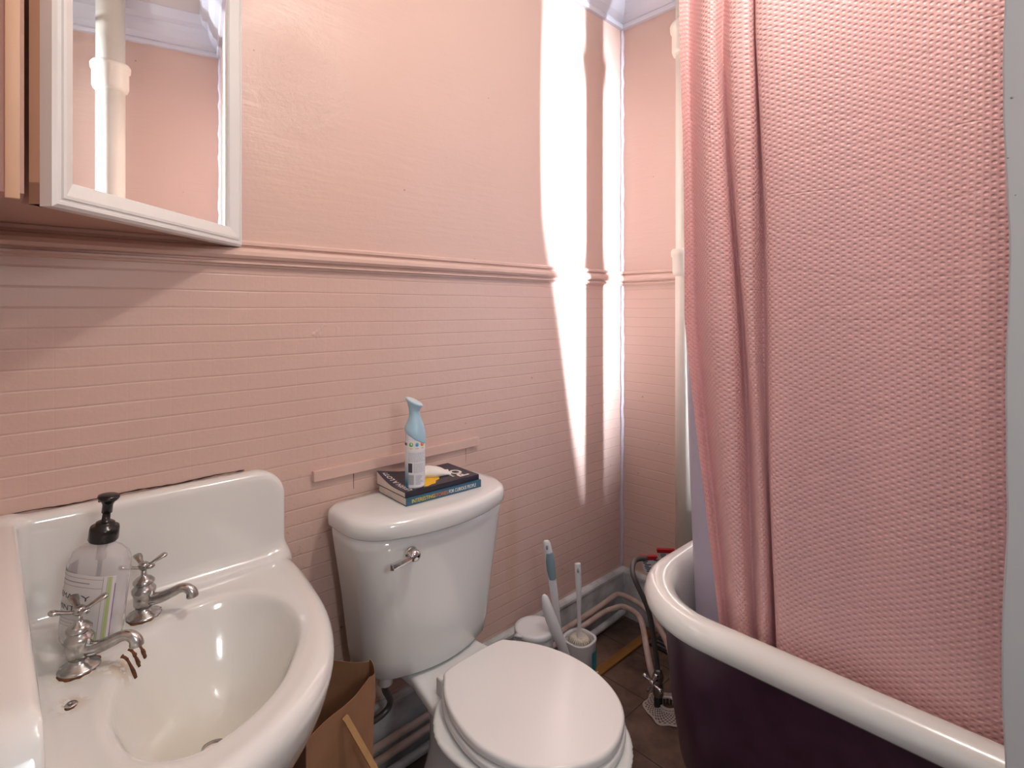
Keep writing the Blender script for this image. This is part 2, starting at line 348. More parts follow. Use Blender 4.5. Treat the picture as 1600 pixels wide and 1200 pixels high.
def sweep(pts, rad, n=14):
    pts = [Vector(p) for p in pts]; N = len(pts); rings = []
    rad = rad if hasattr(rad, '__len__') else [rad] * N
    prev = None
    for i, p in enumerate(pts):
        t = (pts[min(i + 1, N - 1)] - pts[max(i - 1, 0)]).normalized()
        if prev is None: x = t.orthogonal().normalized()
        else: x = (prev - t * prev.dot(t)).normalized()
        prev = x; y = t.cross(x)
        rings.append([tuple(p + (x * math.cos(2 * PI * k / n) + y * math.sin(2 * PI * k / n)) * rad[i]) for k in range(n)])
    return loft(rings)
def tube(name, pts, rad, m, parent=None, k=8, n=14):
    P = catmull(pts, k) if len(pts) > 2 else pts
    if hasattr(rad, '__len__'):
        xs = np.linspace(0, 1, len(rad)); rad = list(np.interp(np.linspace(0, 1, len(P)), xs, rad))
    V, F = sweep(P, rad, n); return mk(name, V, F, m, parent)
def join(parts):
    V, F = [], []
    for v, f in parts:
        o = len(V); V += [tuple(p) for p in v]; F += [tuple(i + o for i in q) for q in f]
    return V, F
def text_vf(s, size, extrude=0.0002, bold=0.0, spacing=1.0):
    c = bpy.data.curves.new('t', 'FONT'); c.body = s; c.size = size; c.extrude = extrude; c.offset = bold; c.space_character = spacing
    c.align_x = 'LEFT'; c.resolution_u = 3
    o = bpy.data.objects.new('t', c); COL.objects.link(o); bpy.context.view_layer.update()
    me = bpy.data.meshes.new_from_object(o.evaluated_get(bpy.context.evaluated_depsgraph_get()))
    V = np.array([v.co[:] for v in me.vertices]).reshape(-1, 3); F = [tuple(p.vertices) for p in me.polygons]
    bpy.data.objects.remove(o); bpy.data.curves.remove(c); bpy.data.meshes.remove(me)
    return V, F
def text(name, s, size, origin, xdir, ydir, m, parent, width=None, bold=0.0, extrude=0.0002):
    V, F = text_vf(s, size, extrude, bold)
    if width: V[:, 0] *= width / (V[:, 0].max() - V[:, 0].min())
    x = np.array(xdir, float); x /= np.linalg.norm(x); y = np.array(ydir, float); y /= np.linalg.norm(y); z = np.cross(x, y)
    W = np.array(origin) + V[:, :1] * x + V[:, 1:2] * y + V[:, 2:] * z
    return mk(name, W, F, m, parent, smooth=False)
def surface_nets(fn, lo, hi, h):
    lo = np.array(lo, float); hi = np.array(hi, float); n = np.ceil((hi - lo) / h).astype(int) + 1
    ax = [lo[i] + h * np.arange(n[i]) for i in range(3)]
    X, Y, Z = np.meshgrid(*ax, indexing='ij'); D = fn(X, Y, Z)
    S = D < 0
    c = np.zeros((n[0] - 1, n[1] - 1, n[2] - 1, 3)); cnt = np.zeros(c.shape[:3])
    corners = [(i, j, k) for i in (0, 1) for j in (0, 1) for k in (0, 1)]
    def sl(o): return tuple(slice(o[d], n[d] - 1 + o[d]) for d in range(3))
    for a in corners:
        for d in range(3):
            if a[d] == 0:
                b = list(a); b[d] = 1; da, db = D[sl(a)], D[sl(b)]; cr = S[sl(a)] != S[sl(b)]
                den = np.where(cr, da - db, 1.0); t = np.where(cr, da / den, 0)
                for e in range(3):
                    base = a[e] + (t if e == d else 0)
                    c[..., e] += np.where(cr, base, 0)
                cnt += cr
    act = cnt > 0; idx = -np.ones(act.shape, int); idx[act] = np.arange(act.sum())
    ijk = np.argwhere(act); V = lo + h * (ijk + c[act] / cnt[act][:, None])
    F = []
    for d in range(3):
        u, v = (d + 1) % 3, (d + 2) % 3
        s0 = [slice(None)] * 3; s1 = [slice(None)] * 3; s0[d] = slice(0, -1); s1[d] = slice(1, None)
        A, B = S[tuple(s0)], S[tuple(s1)]
        for flip, msk in ((False, A & ~B), (True, ~A & B)):
            P = np.argwhere(msk); ok = (P[:, u] > 0) & (P[:, v] > 0) & (P[:, u] < n[u] - 1) & (P[:, v] < n[v] - 1); P = P[ok]
            def g(du, dv):
                Q = P.copy(); Q[:, u] -= du; Q[:, v] -= dv; return idx[Q[:, 0], Q[:, 1], Q[:, 2]]
            q = np.stack([g(1, 1), g(0, 1), g(0, 0), g(1, 0)], 1)
            if flip: q = q[:, ::-1]
            F.append(q)
    return V, np.concatenate(F)
def smin(a, b, k):
    h = np.clip(0.5 + 0.5 * (b - a) / k, 0, 1); return b * (1 - h) + a * h - k * h * (1 - h)
def smax(a, b, k): return -smin(-a, -b, k)
def sd_box(X, Y, Z, lo, hi, r=0.0):
    c = [(a + b) / 2 for a, b in zip(lo, hi)]; s = [(b - a) / 2 - r for a, b in zip(lo, hi)]
    q = [np.abs(P - ci) - si for P, ci, si in zip((X, Y, Z), c, s)]
    return np.sqrt(sum(np.maximum(t, 0) ** 2 for t in q)) + np.minimum(np.maximum(np.maximum(q[0], q[1]), q[2]), 0) - r
def sd_poly(X, Y, P):
    P = np.asarray(P, float); d = np.full(X.shape, 1e9); inside = np.zeros(X.shape, bool); n = len(P)
    for i in range(n):
        a, b = P[i], P[(i + 1) % n]; e = b - a; L2 = e @ e
        if L2 < 1e-14: continue
        wx, wy = X - a[0], Y - a[1]; t = np.clip((wx * e[0] + wy * e[1]) / L2, 0, 1)
        d = np.minimum(d, (wx - e[0] * t) ** 2 + (wy - e[1] * t) ** 2)
        c1 = (a[1] <= Y) != (b[1] <= Y)
        if abs(e[1]) > 1e-12: inside ^= c1 & (X < a[0] + (Y - a[1]) / e[1] * e[0])
    return np.where(inside, -1, 1) * np.sqrt(d)
def poly_sdf_grid(P, X, Y):
    """2D polygon distance computed once on the x-y plane of a 3D grid"""
    return sd_poly(X[:, :, 0], Y[:, :, 0], P)[:, :, None] + 0 * X
def prism(poly, z0, z1, taper=0.0, bevel=0.0, seg=3):
    """closed outline lofted from z0 to z1 with rounded top and bottom edge"""
    P = np.array(poly, float); c = P.mean(0)
    def inset(d):
        n = len(P); out = []
        for i in range(n):
            t = P[(i + 1) % n] - P[i - 1]; t = t / (np.linalg.norm(t) + 1e-9); nn = np.array([t[1], -t[0]])
            out.append(P[i] - nn * d)
        return np.array(out)
    area = 0.5 * sum(P[i][0] * P[(i + 1) % len(P)][1] - P[(i + 1) % len(P)][0] * P[i][1] for i in range(len(P)))
    sg = 1 if area > 0 else -1
    rings = []
    def ring(d, z): rings.append([(x, y, z) for x, y in inset(sg * d)])
    if bevel > 0:
        for k in range(seg + 1): a = PI / 2 * k / seg; ring(bevel * (1 - math.sin(a)), z0 + bevel * (1 - math.cos(a)))
        for k in range(seg + 1): a = PI / 2 * k / seg; ring(bevel * (1 - math.cos(a)), z1 - bevel * (1 - math.sin(a)))
    else: ring(0, z0); ring(0, z1)
    return loft(rings)

# ------------------------------------------------------------ the room
XW, YA, XB, YS, H = -0.015, 0.0, 1.80, -2.20, 2.42
def S(o, label=None): return tag(o, label, None, None, 'structure')
S(box('floor', (-1.0, YS - 0.12, -0.08), (XB + 0.12, 0.12, 0.0), M['floor']))
S(box('wall_back', (XW - 0.12, YA, 0), (XB + 0.12, YA + 0.12, H), M['wallA']))
S(box('wall_right', (XB, YS, 0), (XB + 0.12, YA, H), M['wallB']))
S(box('ceiling', (XW - 0.12, YS - 0.12, H), (XB + 0.12, YA + 0.12, H + 0.06), M['ceil']))
bm = box_bm((XW - 0.12, -0.66, 0), (XW, YA, H)); box_bm((XW - 0.12, YS, 0), (XW, -1.72, H), bm=bm); box_bm((XW - 0.12, -1.72, 2.02), (XW, -0.66, H), bm=bm)
S(from_bm('wall_left', bm, M['wallB'], smooth=False))
bm = box_bm((XW - 0.12, YS - 0.12, 0), (0.04, YS, H)); box_bm((.04, YS - 0.12, 0), (.36, YS, 1.40), bm=bm); box_bm((.04, YS - 0.12, 1.95), (.36, YS, H), bm=bm); box_bm((.36, YS - 0.12, 0), (1.60, YS, H), bm=bm); box_bm((1.77, YS - 0.12, 0), (XB + 0.12, YS, H), bm=bm)
box_bm((1.60, YS - 0.12, 0), (1.77, YS, 0.78), bm=bm); box_bm((1.60, YS - 0.12, 2.10), (1.77, YS, H), bm=bm)
S(from_bm('wall_front', bm, M['wallB'], smooth=False))
wn = S(bpy.data.objects.new('window_1', None)); COL.objects.link(wn); wn.location = (1.685, YS - 0.05, 0.78)
bm = box_bm((1.60, YS - 0.08, 0.78), (1.615, YS - 0.02, 2.1)); box_bm((1.755, YS - 0.08, 0.78), (1.77, YS - 0.02, 2.1), bm=bm)
box_bm((1.615, YS - 0.08, 0.78), (1.755, YS - 0.02, 0.80), bm=bm); box_bm((1.615, YS - 0.08, 2.08), (1.755, YS - 0.02, 2.1), bm=bm)
from_bm('window_frame', bm, M['crown'], wn, smooth=False)
box('pane', (1.615, YS - 0.055, 0.80), (1.755, YS - 0.05, 2.08), M['pane'], wn)

wn = S(bpy.data.objects.new('added_window', None)); COL.objects.link(wn); wn.location = (.20, YS - 0.05, 1.40)  # added opening in the unseen front wall, made to account for the front light
bm = box_bm((.04, YS - 0.08, 1.40), (.06, YS - 0.02, 1.95)); box_bm((.34, YS - 0.08, 1.40), (.36, YS - 0.02, 1.95), bm=bm)
box_bm((.06, YS - 0.08, 1.40), (.34, YS - 0.02, 1.42), bm=bm); box_bm((.06, YS - 0.08, 1.93), (.34, YS - 0.02, 1.95), bm=bm)
from_bm('window_frame', bm, M['crown'], wn, smooth=False)
box('pane', (.06, YS - 0.055, 1.42), (.34, YS - 0.05, 1.93), M['pane'], wn)

# chair rail: moulded profile (out, z) run along both visible walls
RAIL = [(0, 1.336), (.010, 1.337), (.014, 1.333), (.014, 1.327), (.008, 1.3245), (.008, 1.3225), (.017, 1.319), (.023, 1.312), (.024, 1.304), (.019, 1.298),
        (.010, 1.2955), (.010, 1.2925), (.015, 1.2905), (.015, 1.2865), (.007, 1.2845), (.006, 1.281), (0, 1.280)]
def run_profile(name, prof, a, b, out, m, label=None):
    a = np.array(a); b = np.array(b); out = np.array(out); L = np.linalg.norm(b - a); n = max(2, int(L / 0.04)); rings = []
    for i in range(n + 1):
        p = a + (b - a) * i / n
        rings.append([(p[0] + out[0] * o, p[1] + out[1] * o, z) for o, z in prof])
    V, F = loft(rings, closed=True); return S(mk(name, V, F, m, smooth=False), label)
run_profile('trim_1', RAIL, (XW, 0), (XB, 0), (0, -1), M['pinktrim'])
run_profile('trim_2', RAIL, (XB, 0), (XB, YS), (-1, 0), M['pinktrim'])
BASE = [(0, 0.184), (.008, 0.185), (.017, 0.181), (.021, 0.175), (.021, 0.167), (.0165, 0.164), (.0165, 0.162), (.015, 0.160), (.015, 0.0), (0, 0)]
run_profile('baseboard_back', BASE, (XW, 0), (XB, 0), (0, -1), M['white_trim'])
run_profile('baseboard_right', BASE, (XB, 0), (XB, YS), (-1, 0), M['white_trim'])
CROWN = [(o_, z_ + .12) for o_, z_ in [(0, 2.16), (.012, 2.162), (.016, 2.175), (.012, 2.182), (.03, 2.20), (.045, 2.23), (.05, 2.25), (.07, 2.262), (.075, 2.28), (.08, 2.299), (0, 2.299)]]
run_profile('trim_3', CROWN, (XB, 0), (XB, YS), (-1, 0), M['crown'])
run_profile('trim_4', CROWN, (XW, 0), (XB, 0), (0, -1), M['crown'])
# ragged caulk bead down the corner
rings = []
for i in range(90):
    z = 0.18 + i * (H - 0.2) / 89; a = 0.010 + 0.004 * random.random(); b = 0.006 + 0.005 * random.random()
    rings.append([(XB - a, 0.0, z), (XB - a * .5, -b * .45, z), (XB, -b, z), (XB + 0.002, 0.002, z)])
V, F = loft(rings); S(mk('trim_5', V, F, M['caulk']), 'ragged pale caulk bead down the room corner')
# pink batten strip behind the toilet tank
S(box('trim_6', (0.55, -0.012, 0.786), (1.055, 0, 0.811), M['pinktrim'], bevel=0.0012, smooth=False), 'short pink wooden batten on the wall above the tank')
# patched board seams under the batten
V, F = join([([(0.655, -.0006, .785), (0.657, -.0006, .785), (0.6565, -.0006, .745), (0.6555, -.0006, .745)], [(0, 1, 2, 3)]),
             ([(1.012, -.0006, .785), (1.0135, -.0006, .785), (1.013, -.0006, .74), (1.0125, -.0006, .74)], [(0, 1, 2, 3)])])
S(mk('trim_7', V, F, M['crack'], smooth=False), 'thin dark seams below the batten')

# ------------------------------------------------------------ grey partition wall at the right edge, its uneven plaster corner nearest the camera
rings = []; nz = 90
for i in range(nz + 1):
    z = H * i / nz; e = 0.0016 * math.sin(z * 9.3) + 0.0012 * math.sin(z * 23 + 1) + 0.0007 * (random.random() - .5)
    rings.append([(.715, YS, z), (.715, -1.200 + e, z), (.7162, -1.1985 + e, z), (.79, -1.194 + e, z), (.795, -1.2, z), (.795, YS, z)])
V, F = loft(rings); S(mk('wall_partition', V, F, M['door'], smooth=False), 'grey plaster partition end at the right edge, in front of the curtain')
for (y, z, r_) in ((-1.2035, 1.3945, .0012), (-1.2005, 1.337, .0009), (-1.206, 1.300, .0006)):
    lathe('trim_8', (.7148, y, z), [(r_, 0), (r_ * .6, .0006), (0, .0008)], M['rubber'], None, ax=(-1, 0, 0), n=12)['kind'] = 'structure'

# ------------------------------------------------------------ corner sink
OUT = catmull([(-.014, .0), (.30, .0), (.478, .0), (.481, -.05), (.477, -.12), (.467, -.20), (.446, -.31), (.408, -.410), (.355, -.488), (.28, -.546), (.19, -.583), (.09, -.60), (-.014, -.605)], 6)
OUT = [tuple(p) for p in OUT if p[1] <= 0.0005]
OPEN = [tuple(p) for p in catmull([(.245, -.145), (.29, -.136), (.345, -.150), (.385, -.195), (.398, -.255), (.388, -.325), (.352, -.392), (.303, -.452), (.24, -.492), (.180, -.502), (.132, -.465), (.115, -.39), (.122, -.32), (.143, -.255), (.167, -.206), (.203, -.165)], 6, closed=True)]
def sink_fn(X, Y, Z):
    do = poly_sdf_grid(OUT, X, Y); di = poly_sdf_grid(OPEN, X, Y)
    zt = 0.655
    t = np.clip((0.640 - Z) / 0.19, 0, 1.3)
    body = do + 0.115 * t ** 1.7                       # belly tapers below the rim
    rim = 0.006 * np.exp(-((do + 0.022) / 0.018) ** 2)
    top = Z - (zt + rim)
    body = smax(body, top, 0.030); body = smax(body, 0.455 - Z, 0.03)
    s = np.clip(-di / 0.125, 0, 1)
    depth = 0.150 * (1 - (1 - s) ** 2.3) * (di < 0) + 0.0
    bowl_top = Z - (zt + 0.012 - np.where(di < 0, depth + 0.012, np.clip(0.012 - di * 0.9, 0, .012)))
    body = smax(body, bowl_top, 0.022)
    bx = 0.478; r = 0.062                              # back splash with rounded top right corner
    qx = np.maximum(X - (bx - r), 0); qz = np.maximum(Z - (0.842 - r), 0)
    corner = np.where((qx > 0) & (qz > 0), np.sqrt(qx ** 2 + qz ** 2) - r, np.maximum(X - bx, Z - 0.842))
    back = smax(smax(corner, -(Y + 0.036), 0.018), Y - 0.0, 0.003)
    back = np.maximum(back, 0.60 - Z); back = np.maximum(back, -0.014 - X)
    left = sd_box(X, Y, Z, (-.03, -.66, 0.58), (.036, .02, .842), 0.012)
    qy = np.maximum(-Y - (0.655 - .06), 0); qz2 = np.maximum(Z - (0.842 - .06), 0)
    left = np.maximum(left, np.where((qy > 0) & (qz2 > 0), np.sqrt(qy ** 2 + qz2 ** 2) - .06, -1))
    left = np.maximum(left, -0.014 - X)
    spl = smin(back, left, 0.022)
    d = smin(body, spl, 0.034)
    d = smax(d, Y + 0.0005, 0.002); d = smax(d, -0.0145 - X, 0.002)
    return d
sk = thing('corner_sink', 'white porcelain corner sink with tall splash back and rust stained basin', 'sink', (0.2, -0.2, 0.455))
V, F = surface_nets(sink_fn, (-.025, -.68, .43), (.50, .012, .86), 0.0045)
mk('basin', V, F, M['sink'], sk)
# grimy joint line along the top of the splash back
pts = [(x, -0.0015 - 0.0008 * random.random(), 0.8435 + 0.0012 * math.sin(x * 40) + 0.001 * random.random()) for x in np.linspace(-.01, .40, 44)]
V, F = sweep(pts, [0.0006 + 0.0012 * random.random() for _ in pts], 6); mk('sealant_line', V, F, M['crack'], sk)
def rust_patch(name, c, r, nrm, parent, m=None, stretch=(1, 1)):
    n = Vector(nrm).normalized(); x = n.orthogonal().normalized(); y = n.cross(x); c = Vector(c)
    pts = [tuple(c + x * r * stretch[0] * (0.86 + .2 * math.sin(a * 2 + 1)  * .5 + .12 * random.random()) * math.cos(a) + y * r * stretch[1] * (0.86 + .2 * math.sin(a * 2 + 1) * .5 + .12 * random.random()) * math.sin(a)) for a in [2 * PI * k / 34 for k in range(34)]]
    top = [tuple(Vector(p) * 0.6 + (c + n * 0.0012) * 0.4) for p in pts]
    bot = [tuple(Vector(p) - n * 0.003) for p in pts]
    V, F = loft([bot, pts, top]); return mk(name, V, F, m or M['rust'], parent)
def zsurf(x, y):
    zz = np.linspace(0.50, 0.70, 401).reshape(1, 1, -1); d = sink_fn(np.full_like(zz, x), np.full_like(zz, y), zz)[0, 0]
    return float(zz[0, 0][np.where(d < 0)[0].max()]) if (d < 0).any() else 0.655
def nsurf(x, y, e=0.004):
    return Vector((-(zsurf(x + e, y) - zsurf(x - e, y)) / (2 * e), -(zsurf(x, y + e) - zsurf(x, y - e)) / (2 * e), 1)).normalized()
for (x, y, r) in ((.082, -.305, .008), (.152, -.425, .006), (.175, -.452, .005)):
    rust_patch('rust_spot', (x, y, zsurf(x, y) + .0005), r, nsurf(x, y), sk)
# overflow slots under the left tap: three dark rusted slits on the basin lip
for k in range(3):
    x0, y0 = 0.147 + 0.011 * k, -0.217 + 0.0165 * k
    dd = Vector((0.62, -0.62, 0)).normalized(); P = []
    for t in (0.0, .006, .012, .017 + .004 * (k == 0)):
        p = Vector((x0, y0, 0)) + dd * (t + .006); P.append((p.x, p.y, zsurf(p.x, p.y)))
    V, F = sweep(catmull(P, 4), [0.0022 + 0.0022 * random.random() for _ in range(13)], 8); mk('overflow_slot', V, F, M['rust'], sk)
# chain hole with rusty ring
lathe('chain_stay', (.083, -.302, zsurf(.083, -.302)), [(.006, -.002), (.0075, .001), (.006, .003), (.003, .0025), (.002, .0005)], M['oldchrome'], sk, n=20)
lathe('drain', (.255, -.315, zsurf(.255, -.315)), [(.020, -.002), (.021, .001), (.016, .002), (.013, -.001), (0, -.002)], M['oldchrome'], sk, n=28)

def tap(x, y, ang, label):
    t = thing('sink_tap', label, 'tap', (x, y, zsurf(x, y) - .001), ang)
    bpy.context.view_layer.update(); mw = t.matrix_world
    def w(p): return tuple(mw @ Vector(p))
    rust_patch('rust_ring', w((0, 0, 0.0026)), .0305, (0, 0, 1), t)
    lathe('base_flange', w((0, 0, 0)), [(.026, 0), (.0265, .003), (.024, .006), (.014, .010), (.0115, .014), (.0115, .017)], M['oldchrome'], t)
    # body: barrel with the spout growing forward along +x
    V1, F1 = loft([circ(w((0, 0, z)), r, 28) for r, z in ((.010, .014), (.013, .017), (.0155, .022), (.016, .034), (.0165, .040), (.0185, .043), (.0185, .048), (.0165, .051), (.0125, .056), (.0115, .059))])
    mk('valve_body', V1, F1, M['oldchrome'], t)
    lathe('bonnet', w((0, 0, .056)), [(.013, 0), (.0165, .003), (.0165, .006), (.012, .011), (.0065, .014), (.0045, .018), (.0045, .034)], M['oldchrome'], t, n=24)
    sp = catmull([(.004, 0, .029), (.025, 0, .031), (.046, 0, .039), (.060, 0, .0455), (.071, 0, .0455), (.079, 0, .039), (.081, 0, .030)], 6)
    rd = np.interp(np.linspace(0, 1, len(sp)), [0, .3, .6, .8, .95, 1], [.011, .0085, .0075, .0085, .0098, .0095])
    V, F = sweep([w(p) for p in sp], list(rd), 18); mk('spout', V, F, M['oldchrome'], t)
    parts = [loft([circ(w((0, 0, z)), r, 20) for r, z in ((.006, .082), (.0085, .085), (.0085, .091), (.005, .094))])]
    for k in range(4):                                  # four-lobed cross handle, lobes flaring outwards
        a = PI / 4 + k * PI / 2; c, s = math.cos(a), math.sin(a); rings = []
        for u, r_, zz in ((.004, .0045, .087), (.012, .0042, .0885), (.02, .005, .092), (.028, .007, .0955), (.033, .0072, .0965), (.036, .004, .0965)):
            rings.append([w((c * u - s * r_ * math.cos(q), s * u + c * r_ * math.cos(q), zz + r_ * .55 * math.sin(q))) for q in [2 * PI * j / 14 for j in range(14)]])
        parts.append(loft(rings))
    V, F = join(parts); mk('cross_handle', V, F, M['oldchrome'], t)
    return t
TA = math.radians(-38)
tap(.100, -.212, TA, 'old chrome tap with cross handle in front of the soap bottle, nearer the left wall')
tap(.199, -.112, TA, 'old chrome tap with cross handle to the right of the soap bottle')

# ------------------------------------------------------------ soap bottle
sb = thing('soap_bottle', 'clear plastic soap bottle with black pump and white herb label, standing between the sink taps', 'soap bottle', (.118, -.128, .657), math.radians(-52))
sb.scale = (1.17, 1.17, 1.14); sb.location = (.120, -.146, .657); sb.rotation_euler = (math.radians(0), math.radians(7.5), math.radians(-44)); bpy.context.view_layer.update(); SB = sb.matrix_world.copy()
def ov(rx, ry, z, n=48, p=2.6):
    out = []
    for k in range(n):
        a = 2 * PI * k / n; c, s = math.cos(a), math.sin(a)
        out.append(tuple(SB @ Vector((rx * math.copysign(abs(c) ** (2 / p), c), ry * math.copysign(abs(s) ** (2 / p), s), z))))
    return out
# local x = width, local -y = label side
bot = [(.028, .017, .0), (.035, .022, .002), (.0375, .0245, .008), (.038, .025, .02), (.038, .025, .108), (.037, .0245, .118), (.033, .022, .128), (.025, .018, .134), (.0165, .0155, .1375), (.0145, .0145, .141), (.014, .014, .150)]
inn = [(rx - .0016, ry - .0016, max(z, .003) if i > 0 else .003) for i, (rx, ry, z) in enumerate(bot)]
def pe(rx): return 2.6 if rx > .02 else 2.0
V, F = loft([ov(a, b, z, p=pe(a)) for a, b, z in bot] + [ov(a, b, z, p=pe(a)) for a, b, z in inn[::-1]], cap0=True, cap1=True)
mk('bottle_body', V, F, M['clear'], sb)
def lab_pt(u, z, off=.0006):
    """u in metres around the front of the oval body (0 = middle of the label face)"""
    a = -PI / 2 + u / .034; c, s = math.cos(a), math.sin(a); p = 2.6; rx, ry = .038 + off, .025 + off
    return tuple(SB @ Vector((rx * math.copysign(abs(c) ** (2 / p), c), ry * math.copysign(abs(s) ** (2 / p), s), z)))
def lab_patch(name, u0, u1, z0, z1, m, off):
    n = max(2, int(abs(u1 - u0) / .0025)); V = []; F = []
    for i in range(n + 1):
        u = u0 + (u1 - u0) * i / n
        V += [lab_pt(u, z0, off), lab_pt(u, z1, off)]
    F = [(2 * i, 2 * i + 2, 2 * i + 3, 2 * i + 1) for i in range(n)]
    return V, F
V, F = lab_patch('', -.064, .036, .016, .106, None, .0006); lb = mk('label', V, F, M['label'], sb)
def lab_text(s, size, u, z, m, off=.0011, width=None):
    V, F = text_vf(s, size, 0.0)
    if width: V[:, 0] *= width / max(V[:, 0].max(), 1e-6)
    return [lab_pt(u + v[0], z + v[1], off) for v in V], F
V, F = join([lab_text('ROSEMARY', .0105, -.054, .071, None, width=.060), lab_text('MINT', .0105, -.034, .055, None, width=.030)])
mk('lettering', V, F, M['ink'], lb, smooth=False)
parts = [lab_patch('', -.062, .018, z, z + .0006, None, .001) for z in (.101, .089)] + [lab_patch('', -.030, .012, z, z + .0005, None, .001) for z in (.043, .0385, .034)] + [lab_patch('', -.03, .004, .0945, .0958, None, .001)]
parts += [lab_patch('', u, u + .0005, .017, .105, None, .001) for u in (.018, .0235, .0295)]
V, F = join(parts); mk('printed_rules', V, F, M['greyink'], lb, smooth=False)
V, F = join([lab_patch('', .025, .029, .017, .105, None, .0009), lab_patch('', -.010, .0175, .017, .030, None, .0009)]); mk('lime_panel', V, F, M['lime'], lb, smooth=False)
V, F = lab_patch('', .0345, .036, .017, .095, None, .0009); mk('violet_edge', V, F, M['violet'], lb, smooth=False)
def sl(r, z, n=32): return [tuple(SB @ Vector((r * math.cos(2 * PI * k / n), r * math.sin(2 * PI * k / n), z))) for k in range(n)]
V, F = loft([sl(r, z) for r, z in ((.002, .012), (.0028, .014), (.0028, .115), (.006, .117), (.006, .148), (.003, .149))]); mk('dip_tube', V, F, M['tube'], sb)
V, F = loft([sl(r, z) for r, z in ((.0165, .144), (.0175, .146), (.0172, .160), (.0165, .1635), (.0115, .1645), (.011, .169), (.0085, .1705), (.005, .171), (.0046, .182), (.0045, .184))]); mk('pump_collar', V, F, M['black'], sb)
V, F = loft([sl(r, z) for r, z in ((.0045, .182), (.0062, .183), (.0062, .194), (.0078, .198), (.0115, .2015), (.0130, .2045), (.0125, .207), (.008, .2085), (.001, .209))]); 
nz_ = sweep([tuple(SB @ Vector(p)) for p in catmull([(-.002, .002, .199), (-.010, .008, .200), (-.019, .015, .199), (-.023, .018, .193), (-.023, .018, .188)], 5)], .0035, 12)
V, F = join([(V, F), nz_]); mk('pump_head', V, F, M['black'], sb)

# ------------------------------------------------------------ medicine cabinet across the corner
mc = thing('medicine_cabinet', 'corner medicine cabinet with white framed mirror door and peach painted sides, mounted above the sink', 'cabinet', (.1, -.12, 1.33))
Lp = np.array([.0535, -.329]); Rp = np.array([.383, -.006]); dv = (Rp - Lp) / np.linalg.norm(Rp - Lp); nv = np.array([dv[1], -dv[0]])  # nv faces the room
W_ = np.linalg.norm(Rp - Lp); ZB, ZT = 1.322, 2.02
def cp(s, o, z): p = Lp + dv * s + nv * o; return (p[0], p[1], z)
def slab(s0, s1, o0, o1, z0, z1): 
    V = [cp(s0, o0, z0), cp(s1, o0, z0), cp(s1, o1, z0), cp(s0, o1, z0), cp(s0, o0, z1), cp(s1, o0, z1), cp(s1, o1, z1), cp(s0, o1, z1)]
    return V, [(0, 3, 2, 1), (4, 5, 6, 7), (0, 1, 5, 4), (1, 2, 6, 5), (2, 3, 7, 6), (3, 0, 4, 7)]
# carcass: five sided prism behind the door
poly = [(XW + .001, -.001), (.352, -.001), (.352, -.020), (.334, -.020), (.034, -.250), (.034, -.336), (XW + .001, -.336)]
V, F = prism(poly, ZB + .012, ZT); mk('carcass', V, F, M['carcass'], mc, smooth=False)
box('side_rail', (.016, -.343, ZB + .004), (.030, -.336, ZT), M['cabinet'], mc, bevel=.001)
parts = [slab(.002, .030, -.022, -.0055, ZB + .003, ZT), slab(W_ - .028, W_ - .002, -.022, -.0055, ZB + .003, ZT), slab(.002, W_ - .002, -.022, -.0055, ZB + .003, ZB + .031)]
V, F = join(parts); door = mk('door', V, F, M['cabinet'], mc, smooth=False)
FW = .037
def frame_bar(a, b, inward):
    """bar of the mirror frame with a stepped profile between two outer corners, mitred"""
    A = np.array(a); B = np.array(b); t = (B - A) / np.linalg.norm(B - A)
    prof = [(0, -.006), (0, .010), (.004, .014), (.0075, .014), (.0085, .012), (.012, .012), (.013, .0145), (.017, .015), (.033, .008), (.037, .006), (.037, -.006)]
    rings = []
    for end, sg in ((A, 1), (B, -1)):
        rings.append([cp(*(lambda q: (q[0], o, q[1]))(end + np.array(inward) * i_ + t * sg * i_)) for i_, o in prof])
    return loft(rings)
c00, c10, c11, c01 = (0, ZB), (W_, ZB), (W_, ZT), (0, ZT)
parts = [frame_bar(c00, c10, (0, 1)), frame_bar(c10, c11, (-1, 0)), frame_bar(c11, c01, (0, -1)), frame_bar(c01, c00, (1, 0))]
V, F = join(parts); mk('mirror_frame', V, F, M['frame'], door, smooth=False)
th = math.radians(0.0)
MA = math.radians(38.05); mdv = np.array([math.cos(MA), math.sin(MA)]); mnv = np.array([mdv[1], -mdv[0]]); hw = W_ / 2 - .034; gm = Rp - dv * .035 + nv * .003 - mdv * hw
def mp(s, o, z): p = gm + mdv * s + mnv * o; return (p[0], p[1], z)
V = [mp(-hw, 0, ZB + .034), mp(hw, 0, ZB + .034), mp(hw, 0, ZT - .034), mp(-hw, 0, ZT - .034), mp(-hw, -.003, ZB + .034), mp(hw, -.003, ZB + .034), mp(hw, -.003, ZT - .034), mp(-hw, -.003, ZT - .034)]
mk('mirror', V, [(0, 1, 2, 3), (7, 6, 5, 4), (0, 4, 5, 1), (1, 5, 6, 2), (2, 6, 7, 3), (3, 7, 4, 0)], M['mirror'], door, smooth=False)

